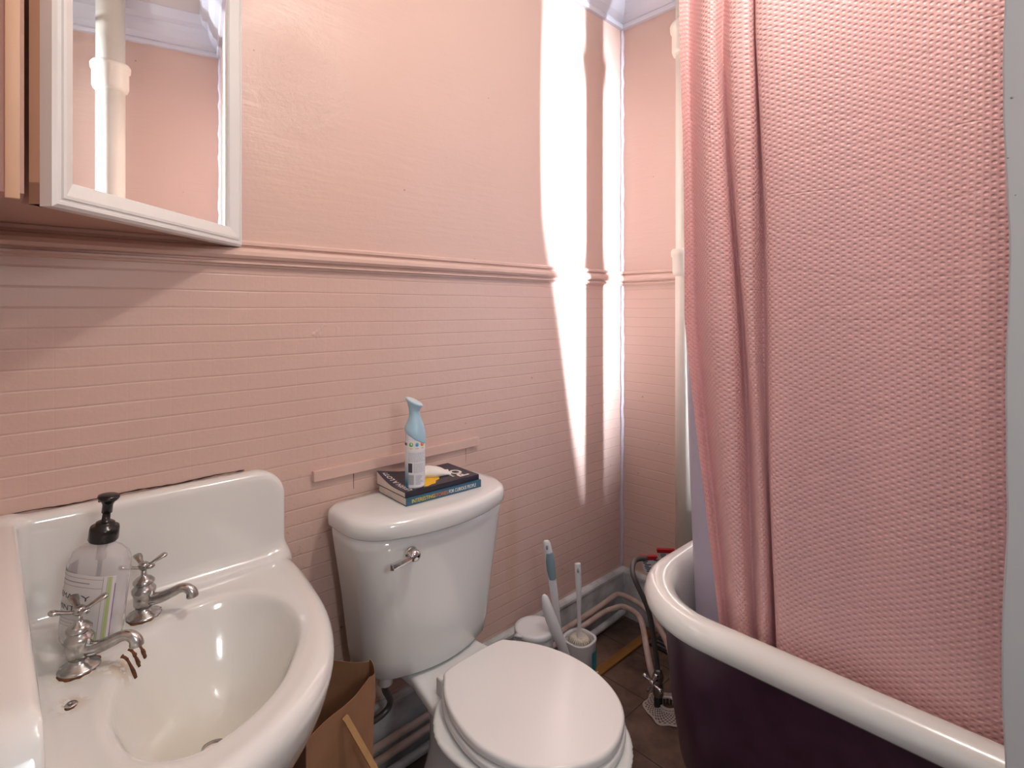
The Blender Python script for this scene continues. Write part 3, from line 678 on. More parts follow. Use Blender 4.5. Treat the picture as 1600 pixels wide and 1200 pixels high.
# ------------------------------------------------------------ toilet
TX = 0.788
to = thing('toilet', 'white two piece toilet with closed lid against the pink wall, between sink and bathtub', 'toilet', (TX, -.30, 0))
def dshape(hw_, yb, yf, bow, rf, rb, n=10):
    """plan of tank or lid: straight back at yb, bowed front reaching yf at the centre"""
    P = [];
    def arc(cx, cy, r, a0, a1, k=8):
        for i in range(k + 1): a = a0 + (a1 - a0) * i / k; P.append((TX + cx + r * math.cos(a), cy + r * math.sin(a)))
    arc(-hw_ + rb, yb - rb, rb, PI, PI / 2); arc(hw_ - rb, yb - rb, rb, PI / 2, 0)
    ye = yf + bow
    arc(hw_ - rf, ye + rf, rf, 0, -PI / 2 + .25)
    x0 = P[-1][0] - TX; y0 = P[-1][1]
    for i in range(1, n): t = -1 + 2 * i / n; P.append((TX - t * x0, yf + (y0 - yf) * t * t))
    arc(-hw_ + rf, ye + rf, rf, -PI / 2 - .25, -PI)
    return P
def lerp_ring(spec): return [[(x, y, z) for x, y in dshape(*s)] for z, s in spec] if False else None
rings = []
for z, hw_, yb, yf, bow in ((.352, .148, -.05, -.185, .02), (.354, .162, -.045, -.203, .02), (.362, .170, -.042, -.211, .02), (.40, .176, -.04, -.216, .02), (.53, .190, -.035, -.224, .02), (.66, .208, -.03, -.231, .02), (.69, .211, -.03, -.233, .02)):
    rings.append([(x, y, z) for x, y in dshape(hw_, yb, yf, bow, .075, .02)])
V, F = loft(rings); tank = mk('tank', V, F, M['porcelain'], to)
rings = []
for z, d in ((.690, .010), (.691, .003), (.695, 0), (.718, 0), (.726, .003), (.731, .010), (.733, .03)):
    rings.append([(x, y, z) for x, y in dshape(.221 - d, -.012 - d, -.253 + d, .024, .100, .045)])
V, F = loft(rings); lid = mk('tank_lid', V, F, M['porcelain'], to)
# flush lever
lv = lathe('flush_lever', (.673, -.227, .655), [(.013, 0), (.0145, .003), (.0125, .006), (.009, .010), (.012, .014), (.0135, .020), (.0115, .026), (.006, .029), (0, .030)], M['chrome'], to, ax=(-.12, -1, 0), n=28)
A_ = Vector((.668, -.247, .653)); B_ = Vector((.613, -.246, .645)); rings = []
for t, hh, tt in ((0, .006, .005), (.25, .006, .0045), (.6, .0075, .0045), (.95, .0085, .005), (1.0, .007, .003)):
    c = A_.lerp(B_, t); rings.append([tuple(c + Vector((0, -tt, hh))), tuple(c + Vector((0, tt, hh * .9))), tuple(c + Vector((0, tt, -hh * .9))), tuple(c + Vector((0, -tt, -hh * .55))), tuple(c + Vector((0, -tt * 1.3, 0)))])
V, F = loft(rings); mk('lever_arm', V, F, M['chrome'], lv, smooth=False)
# bowl: pedestal, rim and rear deck in one china body
def sc_(P, k=1.033): return [(x * k, -1.25 + (y + 1.25) * k) for x, y in P]
BOWL = sc_([tuple(p) for p in catmull([(.600, -.44), (.612, -.55), (.655, -.64), (.72, -.695), (.776, -.708), (.835, -.695), (.893, -.64), (.93, -.55), (.936, -.46), (.915, -.38), (.86, -.33), (.776, -.32), (.69, -.33), (.630, -.37)], 5, closed=True)])
DECK = [(.700, -.190), (.672, -.335), (.66, -.40), (.80, -.48), (.945, -.40), (.93, -.335), (.905, -.190), (.90, -.09), (.70, -.09)]
def bowl_fn(X, Y, Z):
    db = poly_sdf_grid(BOWL, X, Y); dd = poly_sdf_grid(DECK, X, Y)
    t = np.clip((.352 - Z) / .28, 0, 1)
    rim = np.maximum(db + .105 * np.sin(t * PI / 2) ** 0.8 * (t > 0), Z - .362); rim = smax(rim, .03 - Z, .01)
    foot = sd_box(X, Y, Z, (.71, -.60, -.01), (.90, -.18, .14), .05)
    neck = sd_box(X, Y, Z, (.755, -.45, -.01), (.875, -.15, .34), .05)
    deck = smax(smax(dd, Z - .350, .012), .315 - Z, .02)
    d = smin(smin(rim, foot, .06), neck, .05); d = smin(d, deck, .02)
    d = smax(d, Z - .364, .006)
    return np.maximum(d, .001 - Z)
V, F = surface_nets(bowl_fn, (.60, -.73, -.01), (1.0, -.06, .38), 0.006)
mk('bowl', V, F, M['porcelain'], to)
LIDP = sc_([tuple(p) for p in catmull([(.700, -.318), (.776, -.314), (.850, -.318), (.872, -.335), (.905, -.385), (.928, -.455), (.930, -.53), (.905, -.61), (.855, -.665), (.776, -.69), (.70, -.665), (.645, -.61), (.618, -.53), (.622, -.455), (.645, -.385), (.679, -.335)], 6, closed=True)])
V, F = prism(LIDP, .366, .382, bevel=.005); mk('seat_ring', V, F, M['seat'], to)
LID2 = [(.802 + (x - .802) * .985, -.50 + (y + .50) * .985) for x, y in LIDP]
V, F = prism(LID2, .3845, .405, bevel=.007, seg=4)
mk('seat_lid', V, F, M['seat'], to)
for sx in (-1, 1):
    cx = .802 + sx * .080
    V, F = prism([(cx - .014, -.275), (cx + .014, -.275), (cx + .014, -.315), (cx - .014, -.315)][::-1], .349, .388, bevel=.004); mk('hinge', V, F, M['seat'], to)
# supply hose under the tank with its white nut
sh = lathe('supply_nut', (.665, -.135, .322), [(.012, 0), (.017, .004), (.017, .020), (.019, .022), (.019, .032)], M['whiteplastic'], to, n=12)
tube('supply_hose', [(.665, -.135, .326), (.672, -.122, .30), (.695, -.10, .262), (.708, -.085, .235), (.70, -.08, .215), (.66, -.08, .208), (.58, -.075, .215), (.54, -.06, .20)], .0075, M['hose'], to)

# ------------------------------------------------------------ books, tissue and spray can on the tank lid
ZL = .7335
def book(name, label, ox, oy, ang, L_, D_, z0, th_, cover, curl=0.0):
    b = thing(name, label, 'book', (ox, oy, z0), ang)
    bpy.context.view_layer.update(); mw = b.matrix_world.copy()
    c, s = math.cos(ang), math.sin(ang)
    def lift(x, y): # far left corner of the pages and cover curls up
        return curl * max(0.0, (y - D_ * .35) / (D_ * .65)) ** 1.6 * max(0.0, 1 - x / (L_ * .55)) ** 1.5
    def sheet(zb, zt, ins, m, nm, kb=1.0, kt=1.0, par=b, x0=0.0, y0=0.0):
        nx, ny = 16, 12; V = []; 
        for k in (0, 1):
            for j in range(ny + 1):
                for i in range(nx + 1):
                    x = ins + (L_ - 2 * ins) * i / nx; y = y0 + (D_ - ins - y0) * j / ny
                    V.append(tuple(mw @ Vector((x, y, (zb, zt)[k] + (kb, kt)[k] * lift(x, y)))))
        F = []; n1 = (nx + 1) * (ny + 1)
        for j in range(ny):
            for i in range(nx):
                a = j * (nx + 1) + i; F.append((a, a + nx + 1, a + nx + 2, a + 1)); F.append((n1 + a, n1 + a + 1, n1 + a + nx + 2, n1 + a + nx + 1))
        for i in range(nx):
            F.append((i, i + 1, n1 + i + 1, n1 + i)); a = ny * (nx + 1) + i; F.append((a + 1, a, n1 + a, n1 + a + 1))
        for j in range(ny):
            a = j * (nx + 1); F.append((a + nx + 1, a, n1 + a, n1 + a + nx + 1)); a += nx; F.append((a, a + nx + 1, n1 + a + nx + 1, n1 + a))
        return mk(nm, V, F, m, par, smooth=False)
    sheet(0, .0009, 0, cover, 'back_cover', kb=0, kt=0)
    sheet(.0009, th_ - .0009, .0012, M['pages'], 'pages', kb=0, kt=1, y0=.001)
    fc = sheet(th_ - .0009, th_, 0, cover, 'front_cover', kb=1, kt=1)
    sp = from_bm('spine', box_bm((0, -.0008, 0), (L_, .0012, th_), .0004), cover, b, world=False)
    return b, mw, lift, fc, sp
ANG = math.radians(-4.0)
b1, mw1, l1, fc1, sp1 = book('paperback_book', 'blue spined paperback with yellow and orange spine lettering, lying on the toilet tank lid', .700, -.168, math.radians(-3.0), .218, .135, ZL, .0185, M['bookblue'])
def on(mw, p): return tuple(mw @ Vector(p))
def mtext(name, s, size, mw, o, xd, yd, m, parent, width=None, bold=0.0):
    R3 = mw.to_3x3(); return text(name, s, size, on(mw, o), R3 @ Vector(xd), R3 @ Vector(yd), m, parent, width, bold)
mtext('lettering', 'INTERESTING', .0125, mw1, (.014, -.0011, .0045), (1, 0, 0), (0, 0, 1), M['lemon'], sp1, .062, .0)
mtext('lettering', 'STORIES', .0125, mw1, (.0765, -.0011, .0045), (1, 0, 0), (0, 0, 1), M['orange'], sp1, .038, .0)
mtext('lettering', 'FOR CURIOUS PEOPLE', .0125, mw1, (.1175, -.0011, .0045), (1, 0, 0), (0, 0, 1), M['printwhite'], sp1, .083, .0)
b2, mw2, l2, fc2, sp2 = book('paperback_book', 'black paperback with curled corner and white and yellow print, on the blue paperback', .699, -.1655, math.radians(-2.2), .216, .138, ZL + .0188, .0125, M['navy'], curl=.021)
def cover_text(s, size, x, y, m, width=None, bold=0.0):
    V, F = text_vf(s, size, 0.0, bold)
    if width: V[:, 0] *= width / V[:, 0].max()
    # reads away from the spine: text x -> book +y, text up -> book -x
    W = []
    for v in V:
        bx, by = x - v[1], y + v[0]; W.append(on(mw2, (bx, by, .0125 + .0005 + l2(bx, by))))
    return W, F
def cover_patch(poly, m, name, off=.0003):
    V = [on(mw2, (x, y, .0125 + off + l2(x, y))) for x, y in poly]; return mk(name, V, [tuple(range(len(V)))], m, fc2, smooth=False)
V, F = cover_text('LEARN A LOT!', .019, .024, .006, None, .122, .0005); mk('lettering', V, F, M['printwhite'], fc2, smooth=False)
V, F = cover_text('WHILE YOU', .009, .036, .006, None, .034, .0003); mk('lettering', V, F, M['printwhite'], fc2, smooth=False)
V, F = cover_text('PO', .040, .196, .012, None, .062, .0012); mk('lettering', V, F, M['printwhite'], fc2, smooth=False)
V, F = cover_text('THE', .010, .160, .024, None, .020, .0003); mk('lettering', V, F, M['printwhite'], fc2, smooth=False)
cover_patch([(.036, .020), (.050, .010), (.066, .006), (.080, .011), (.092, .012), (.105, .030), (.118, .034), (.128, .050), (.138, .052), (.142, .068), (.120, .078), (.085, .082), (.066, .060), (.050, .045), (.040, .034)], M['yellow'], 'printed_splash')
ZT2 = ZL + .0188 + .0125
# torn tissue: curved thick piece of paper roll remnant
tis = thing('toilet_paper_piece', 'torn curl of white toilet paper lying on the black book beside the spray can', 'toilet paper', (.82, -.10, ZT2))
rows = []
for i in range(15):
    t = i / 14; P = []
    base = Vector((.792, -.078, 0)).lerp(Vector((.868, -.112, 0)), t)
    hgt = .001 + .022 * math.sin(PI * min(1, .15 + t * .88)) * (1 - .35 * t)
    for j in range(9):
        s_ = j / 8; d_ = Vector((.45, .9, 0)).normalized()
        p = base + d_ * ((s_ - .5) * (.060 - .012 * t) + .003 * math.sin(9 * t + s_ * 3)); 
        P.append((p.x, p.y, ZT2 + .0024 + hgt * (.62 + .38 * math.sin(PI * s_)) + .0012 * math.sin(14 * t + 5 * s_)))
    rows.append(P)
top = [p for r in rows for p in r]; bot_ = [(x, y, ZT2 + .0012) for x, y, z in top]; n1 = len(top); F = []
for i in range(14):
    for j in range(8):
        a = i * 9 + j; F.append((a, a + 1, a + 10, a + 9)); F.append((n1 + a, n1 + a + 9, n1 + a + 10, n1 + a + 1))
for j in range(8): F.append((j, n1 + j, n1 + j + 1, j + 1)); a = 14 * 9 + j; F.append((a + 1, n1 + a + 1, n1 + a, a))
for i in range(14): a = i * 9; F.append((a, a + 9, n1 + a + 9, n1 + a)); a += 8; F.append((a + 9, a, n1 + a, n1 + a + 9))
mk('paper_fold', top + bot_, F, M['paper'], tis)

cx_, cy_ = .7435, -.140
can = thing('air_freshener_can', 'white air freshener spray can with pale blue nozzle cap, standing on the books', 'spray can', (cx_, cy_, ZT2 + .0006))
rc = .0240
lathe('can_body', (cx_, cy_, ZT2 + .0006), [(.019, .002), (.0225, 0), (rc, .003), (rc, .006), (rc - .0006, .008), (rc, .012), (rc, .128), (rc - .001, .135), (.020, .145)], M['can'], can)
def cap_ring(z, r, tilt=0.0, dx=0.0, ry=None):
    """ring whose plane dips toward the viewer's right"""
    out = []
    for k in range(40):
        a = 2 * PI * k / 40; x = r * math.cos(a); y = (ry or r) * math.sin(a)
        q = x * .72 + y * -.69                      # +: toward the right-hand side of the can
        out.append((cx_ + x + dx * .72, cy_ + y - dx * .69, ZT2 + z - tilt * q))
    return out
rings = [cap_ring(.120, rc + .0012, .62), cap_ring(.122, rc + .0018, .60), cap_ring(.135, rc + .0008, .35), cap_ring(.148, rc - .003, .15), cap_ring(.160, rc - .0075, 0, -.001), cap_ring(.170, .0135, 0, -.0015), cap_ring(.178, .0128, 0, -.002), cap_ring(.186, .0138, .15, -.002), cap_ring(.194, .0165, .35, -.002), cap_ring(.200, .0200, .45, -.002), cap_ring(.2035, .0208, .48, -.002), cap_ring(.2045, .0198, .48, -.002)]
V, F = loft(rings); mk('nozzle_cap', V, F, M['capblue'], can)
V, F = loft([cap_ring(.2040, .0190, .48, -.002), cap_ring(.2055, .0185, .48, -.002), cap_ring(.2060, .0150, .48, -.002)]); mk('cap_button', V, F, M['captop'], can)
A0 = math.radians(-124)
def cyl_pt(a, z, off): return (cx_ + (rc + off) * math.cos(A0 + a), cy_ + (rc + off) * math.sin(A0 + a), ZT2 + .0006 + z)
def cyl_patch(a0, a1, z0, z1, off=.0003):
    n = max(1, int(abs(a1 - a0) / .12)); V = []
    for i in range(n + 1):
        a = a0 + (a1 - a0) * i / n; V += [cyl_pt(a, z0, off), cyl_pt(a, z1, off)]
    return V, [(2 * i, 2 * i + 2, 2 * i + 3, 2 * i + 1) for i in range(n)]
def cyl_disc(a, z, r, off=.0004):
    V = [cyl_pt(a + r / rc * math.cos(t), z + r * math.sin(t), off) for t in [2 * PI * k / 20 for k in range(20)]]; return V, [tuple(range(20))]
cb = [o for o in can.children if o.name.startswith('can_body')][0]
V, F = cyl_patch(-1.45, -.85, .101, .107); mk('dark_stripe', V, F, M['ink'], cb, smooth=False)
V, F = cyl_patch(-.72, -.28, .038, .060); mk('dark_square', V, F, M['ink'], cb, smooth=False)
V, F = cyl_patch(-.95, 1.3, .088, .114, .0003); mk('white_panel', V, F, M['printwhite'], cb, smooth=False)
V, F = cyl_disc(-.40, .104, .0052, .0005); mk('green_leaf_badge', V, F, M['labelgreen'], cb, smooth=False)
V, F = cyl_disc(.18, .104, .0050, .0005); 
mk('drop_badge_ring', V, F, M['capblue'], cb, smooth=False)
V, F = join([cyl_disc(.18, .103, .0026, .0007), ([cyl_pt(.18 - .08, .1045, .0007), cyl_pt(.18 + .08, .1045, .0007), cyl_pt(.18, .1085, .0007)], [(0, 1, 2)])]); mk('blue_drop', V, F, M['labelblue'], cb, smooth=False)
V, F = cyl_disc(.74, .104, .0048, .0005); mk('orange_badge', V, F, M['orange'], cb, smooth=False)
parts = []
for z in np.arange(.0385, .086, .0028):                # rows of small print
    if abs(z - .062) < .0012: continue
    a = -.70 if z > .061 else -.15; e = 1.15 - .3 * random.random()
    while a < e:
        wdt = .05 + .16 * random.random(); parts.append(cyl_patch(a, min(a + wdt, e), z, z + .0009, .0004)); a += wdt + .05
for z in np.arange(.010, .032, .0026): parts.append(cyl_patch(.05, .85 - .3 * random.random(), z, z + .0008, .0004)); parts.append(cyl_patch(-.72, -.12, z, z + .0017, .0004))
for a in (-.55, .05, .62): parts.append(cyl_patch(a, a + .3, .0945, .0955, .0006))
V, F = join(parts); mk('small_print', V, F, M['greyink'], cb, smooth=False)

# ------------------------------------------------------------ bathtub
tb = thing('bathtub', 'freestanding bathtub with white rolled rim and dark purple outside, along the right wall', 'bathtub', (1.30, -1.27, 0))
TCX, TCY, THX, THY = 1.3025, -1.275, .3575, .730
def rr(inset, z, r0=.235, n=18, ry=.215):
    hx_, hy_ = THX - inset, THY - inset; rx = max(r0 - inset, .03); ry_ = max(ry - inset, .03); P = []
    for (sx, sy, a0) in ((1, 1, 0), (-1, 1, PI / 2), (-1, -1, PI), (1, -1, 3 * PI / 2)):
        for i in range(n + 1):
            a = a0 + PI / 2 * i / n
            P.append((TCX + sx * (hx_ - rx) + rx * math.cos(a), TCY + sy * (hy_ - ry_) + ry_ * math.sin(a), z))
    # extra points on the straight sides come from the arcs' ends
    return P
prof = [(.030, .556), (.012, .553), (.002, .562), (-.001, .576), (.004, .590), (.016, .600), (.030, .603), (.045, .601), (.058, .594), (.066, .580), (.072, .555), (.085, .45), (.105, .32), (.130, .22), (.17, .175), (.22, .16), (.30, .155)]
V, F = loft([rr(i, z) for i, z in prof], cap0=False, cap1=True); mk('basin_and_rim', V, F, M['enamel'], tb)
prof = [(.040, .565), (.041, .552), (.046, .47), (.056, .36), (.075, .24), (.11, .15), (.18, .11), (.30, .10)]
V, F = loft([rr(i, z) for i, z in prof], cap0=False, cap1=True); mk('outer_shell', V, F, M['purple'], tb)
for sx in (-1, 1):
    for sy in (-1, 1):
        px, py = TCX + sx * .20, TCY + sy * .50
        P = [(px - sx * .03, py - sy * .03, .16), (px, py, .12), (px + sx * .035, py + sy * .03, .08), (px + sx * .03, py + sy * .03, .045), (px + sx * .045, py + sy * .045, .016)]
        tube('claw_foot', P, [.03, .026, .02, .018, .026], M['blackiron'], tb, n=12)
        
lathe('overflow_plate', (1.245, -.622, .535), [(.030, 0), (.031, .003), (.029, .006), (.024, .006), (.022, .002), (.004, .002), (.003, .008), (0, .008)], M['nickel'], tb, ax=(0, -1, .15), n=32)

# ------------------------------------------------------------ curtain, liner, rod
COLS = [(-.6556, -.666, -.7474, 1.07), (-.659, -.671, -.7473, 1.105), (-.7165, -.7329, -.7912, 1.05), (-.7412, -.7726, -.8101, 1.055), (-.736, -.7733, -.8076, 1.10),
        (-.7736, -.8048, -.8383, 1.05), (-.8089, -.8233, -.8468, 1.052), (-.8039, -.8187, -.8416, 1.10), (-.8356, -.853, -.8677, 1.045), (-.9115, -.9136, -.9167, 1.05),
        (-.9877, -.9877, -.9877, 1.060), (-1.0599, -1.0599, -1.0599, 1.054), (-1.124, -1.124, -1.124, 1.05), (-1.1681, -1.1681, -1.1681, 1.050), (-1.27, -1.27, -1.27, 1.075), (-1.36, -1.36, -1.36, 1.05),
        (-1.45, -1.45, -1.45, 1.085), (-1.55, -1.55, -1.55, 1.05), (-1.65, -1.65, -1.65, 1.085), (-1.76, -1.76, -1.76, 1.05), (-1.87, -1.87, -1.87, 1.08), (-1.95, -1.95, -1.95, 1.06)]
def hang(name, cols, z0, z1, nz_, k, m, parent=None, drift=0.0):
    zs = np.linspace(z0, z1, nz_); rows = []
    for z in zs:
        t = np.clip((1.95 - z) / (1.95 - .50), 0, 1); pts = []
        for i, (yt, ym, yb, x) in enumerate(cols):
            # smooth blend top -> mid -> bottom
            y = np.interp(t, [0, .16, .54, 1], [yt, yt, ym, yb])
            wob = .0035 * math.sin(6.0 * z + i * 1.7) * (1 if i < 9 else .8)
            pts.append((x + wob + (drift * (1 - i / 2.0) * max(0.0, t - .30) / .7 if i < 2 else 0), y + .0022 * math.sin(7 * z + i), z))
        rows.append(catmull(pts, k))
    nu = len(rows[0]); V = np.array(rows).reshape(-1, 3)
    F = [(r * nu + c, r * nu + c + 1, (r + 1) * nu + c + 1, (r + 1) * nu + c) for r in range(nz_ - 1) for c in range(nu - 1)]
    o = mk(name, V, F, m, parent)
    me = o.data; uv = me.uv_layers.new(name='UVMap')
    mid = np.array(rows[nz_ // 2]); ul = np.concatenate([[0], np.cumsum(np.linalg.norm(np.diff(mid, axis=0), axis=1))])
    vl = z0 - zs
    for p in me.polygons:
        for li in p.loop_indices:
            vi = me.loops[li].vertex_index; uv.data[li].uv = (ul[vi % nu], vl[vi // nu])
    return o
cu = thing('shower_curtain', 'pink waffle weave shower curtain hanging inside the bathtub rim', 'shower curtain', (1.06, -1.2, .5))
hang('curtain_cloth', COLS, 2.23, .42, 140, 7, M['curtain'], cu)
ln = thing('shower_liner', 'milky lavender shower liner hanging behind the left edge of the pink curtain', 'shower liner', (1.12, -.9, .4))
LC = [(-.562, -.562, -.600, 1.45), (-.572, -.572, -.610, 1.30), (-.595, -.60, -.632, 1.20), (-.640, -.645, -.665, 1.14), (-.76, -.76, -.78, 1.13), (-.90, -.90, -.90, 1.115), (-1.1, -1.1, -1.1, 1.125), (-1.4, -1.4, -1.4, 1.115), (-1.7, -1.7, -1.7, 1.125), (-1.95, -1.95, -1.95, 1.11)]
hang('liner_sheet', LC, 2.23, .34, 60, 6, M['liner'], ln, drift=.17)
rod = thing('curtain_rod', 'metal shower curtain rod above the bathtub', 'curtain rod', (1.07, -1.2, 2.25))
tube('rod', [(1.46, -.545, 2.255), (1.36, -.55, 2.255), (1.25, -.57, 2.255), (1.14, -.62, 2.255), (1.085, -.72, 2.255), (1.07, -.9, 2.255), (1.07, -1.5, 2.255), (1.07, YS, 2.255)], .011, M['chrome'], rod, n=16)
tube('support_arm', [(1.46, -.545, 2.255), (1.60, -.545, 2.255), (XB, -.545, 2.255)], .010, M['chrome'], rod, n=12)
for y in np.arange(-.78, -1.96, -.11):
    pts = [(1.07 + .020 * math.cos(a), y, 2.247 + .022 * math.sin(a)) for a in np.linspace(0, 2 * PI, 17)]
    V, F = sweep(pts, .0016, 6)
    tag(mk('curtain_ring', V, F, M['chrome']), 'thin chrome curtain ring on the shower rod', 'curtain ring', 'curtain rings on the shower rod')

# ------------------------------------------------------------ soil pipe in the corner of the tub
sp_ = thing('soil_pipe', 'thick cream painted soil pipe with collars standing against the right wall', 'pipe', (1.645, -.372, 0))
PX, PY = 1.645, -.372
lathe('pipe_shaft', (PX, PY, 0), [(.047, 0), (.047, 1.30), (.046, 1.31), (.046, H)], M['stack'], sp_, n=36)
lathe('pipe_collar', (PX, PY, 1.300), [(.047, -.004), (.053, .002), (.056, .012), (.056, .058), (.0600, .062), (.0605, .078), (.057, .084), (.047, .085)], M['stack'], sp_, n=36)
lathe('pipe_collar', (PX, PY, 2.015), [(.046, -.004), (.054, .003), (.058, .014), (.058, .072), (.063, .078), (.064, .094), (.059, .102), (.046, .103)], M['stack'], sp_, n=36)

# ------------------------------------------------------------ ceiling lamp
cl = thing('ceiling_lamp', 'round opal glass ceiling lamp', 'lamp', (.80, -.98, 2.37))
lathe('lamp_base', (.80, -.98, 2.395), [(.06, 0), (.065, .005), (.065, .025)], M['crown'], cl)
lathe('socket', (.80, -.98, 2.30), [(.012, 0), (.02, .01), (.022, .10)], M['crown'], cl, n=20)

# ------------------------------------------------------------ pipes along the skirting
p1 = tube('supply_pipe', [(XW + .01, -.036, .096), (.8, -.036, .100), (1.50, -.036, .106), (1.68, -.038, .116), (1.712, -.050, .120), (1.715, -.096, .122), (1.705, -.157, .118), (1.677, -.22, .105), (1.629, -.285, .10), (1.580, -.34, .08), (1.565, -.355, .0)], .0095, M['pipe_paint'])
tag(center_origin(p1), 'cream painted supply pipe running along the baseboard, the upper one, bending down near the tub', 'pipe')
p2 = tube('supply_pipe', [(XW + .01, -.050, .072), (.8, -.050, .078), (1.45, -.050, .088), (1.60, -.052, .093), (1.648, -.062, .095), (1.681, -.091, .102), (1.630, -.182, .130), (1.557, -.249, .148), (1.479, -.313, .142), (1.446, -.350, .100), (1.441, -.372, .080)], .0095, M['pipe_paint'])
tag(center_origin(p2), 'cream painted supply pipe under the upper one, curving out to the chrome floor valve', 'pipe')
p3 = tube('supply_pipe', [(XW + .01, -.055, .030), (.8, -.055, .036), (1.45, -.055, .042), (1.70, -.052, .048), (1.76, -.040, .050)], .011, M['white_trim'])
tag(center_origin(p3), 'grey white pipe lying lowest above the floor, ending in the room corner', 'pipe')

# ------------------------------------------------------------ floor valve, hose, strainer
fv = thing('floor_valve', 'chrome cross handled valve on a grey hose rising from the floor beside the tub', 'valve', (1.444, -.382, 0))
VX, VY = 1.440, -.378
lathe('riser', (VX, VY, 0), [(.012, 0), (.012, .045)], M['blackiron'], fv, n=18)
lathe('valve_body', (VX, VY, .040), [(.0125, 0), (.0155, .004), (.0155, .030), (.013, .034), (.013, .048), (.0165, .050), (.0165, .064), (.012, .070)], M['nickel'], fv, n=8, smooth=False)
ax = Vector((-.90, -.10, .05)).normalized(); vc = Vector((VX, VY, .096))
lathe('valve_stem', vc, [(.008, 0), (.008, .012), (.0105, .014), (.0105, .022), (.005, .026), (.005, .034)], M['chrome'], fv, ax=ax, n=16)
hc = vc + ax * .038; u_ = ax.orthogonal().normalized(); v_ = ax.cross(u_); parts = [loft([circ(hc + ax * z, r, 16, ax) for r, z in ((.007, -.005), (.009, 0), (.007, .006), (.002, .008))])]
for k in range(4):
    a = .35 + k * PI / 2; d_ = u_ * math.cos(a) + v_ * math.sin(a)
    parts.append(sweep([hc + d_ * t for t in (.004, .014, .022, .029, .033)], [.0045, .004, .0055, .0078, .0045], 12))
V, F = join(parts); mk('cross_handle', V, F, M['chrome'], fv)
tube('ribbed_hose', [(VX, VY, .108), (1.438, -.376, .130), (1.428, -.372, .20), (1.412, -.362, .30), (1.395, -.332, .375), (1.400, -.315, .405), (1.425, -.305, .421), (1.46, -.308, .420), (1.50, -.335, .415), (1.50, -.42, .41), (1.47, -.56, .40)], .0078, M['hose'], fv, k=10)
lathe('hose_nut', (VX, VY, .104), [(.009, 0), (.0115, .002), (.0115, .014), (.009, .018)], M['nickel'], fv, n=6, smooth=False)

st = thing('drain_strainer', 'lacy white plastic drain strainer lying around the valve riser on the floor', 'strainer', (1.462, -.398, 0))
SX, SY = 1.462, -.400
bm = bmesh.new(); nr, na = 9, 60
def sr(k): return .029 + (.071 - .029) * k / nr
grid = []
for k in range(nr + 1):
    row = []
    for j in range(na):
        a = 2 * PI * j / na; rad = sr(k) * (1 + (.05 * math.sin(6 * a + 1) + .03 * math.sin(10 * a)) * k / nr)
        row.append(bm.verts.new((SX + rad * math.cos(a), SY + rad * math.sin(a), .004 + .012 * (1 - (k / nr)) + .002 * math.sin(5 * a) * k / nr)))
    grid.append(row)
for k in range(nr):
    for j in range(na):
        if 0 < k < nr - 1 and (k + j) % 2 == 0: continue   # perforations
        bm.faces.new((grid[k][j], grid[k][(j + 1) % na], grid[k + 1][(j + 1) % na], grid[k + 1][j]))
V = [v.co[:] for v in bm.verts]; bm.verts.index_update(); F = [[v.index for v in f.verts] for f in bm.faces]; bm.free()
V2 = [(x, y, z - .002) for x, y, z in V]; n1 = len(V); F2 = F + [tuple(n1 + i for i in f[::-1]) for f in F]
mk('perforated_brim', V + V2, F2, M['filter'], st)
parts = [loft([circ((SX, SY, .018), .030, 36), circ((SX, SY, .021), .029, 36), circ((SX, SY, .021), .0225, 36), circ((SX, SY, .017), .0225, 36)], cap0=False, cap1=False)]
for k in range(14):
    a = 2 * PI * k / 14; parts.append(sweep([(SX + .024 * math.cos(a), SY + .024 * math.sin(a), .018), (SX + .022 * math.cos(a), SY + .022 * math.sin(a), .001)], .0014, 6))
V, F = join(parts); mk('basket', V, F, M['filter'], st)

# second dark valve hidden behind the tub end, on black pipework
bv = thing('black_valve', 'blackened iron valve and pipe stub under the tub end', 'valve', (1.56, -.42, 0))
V, F = join([sweep([(1.585, -.44, 0), (1.585, -.44, .13)], .016, 12), sweep([(1.545, -.41, .085), (1.585, -.44, .09), (1.575, -.52, .09)], .013, 12), loft([circ((1.585, -.44, z), r, 8) for r, z in ((.02, .06), (.028, .065), (.028, .115), (.02, .12))])])
mk('iron_body', V, F, M['blackiron'], bv)
lathe('brass_nut', (1.575, -.455, .10), [(.010, 0), (.012, .003), (.012, .012), (.008, .014)], M['woodstrip'], bv, ax=(-.5, -.8, .2), n=6, smooth=False)
vg = thing('floor_register', 'dark slotted floor register against the right baseboard', 'floor vent', (1.73, -.24, 0))
box('register_frame', (1.69, -.33, 0), (1.782, -.19, .006), M['blackiron'], vg, bevel=.001)
for k in range(4): box('slat', (1.70 + .02 * k, -.32, .006), (1.708 + .02 * k, -.20, .010), M['nickel'], vg)

tube('hose', [(1.585, -.44, .12), (1.60, -.40, .22), (1.625, -.325, .32), (1.62, -.305, .365), (1.64, -.31, .385)], .007, M['hose'], bv)
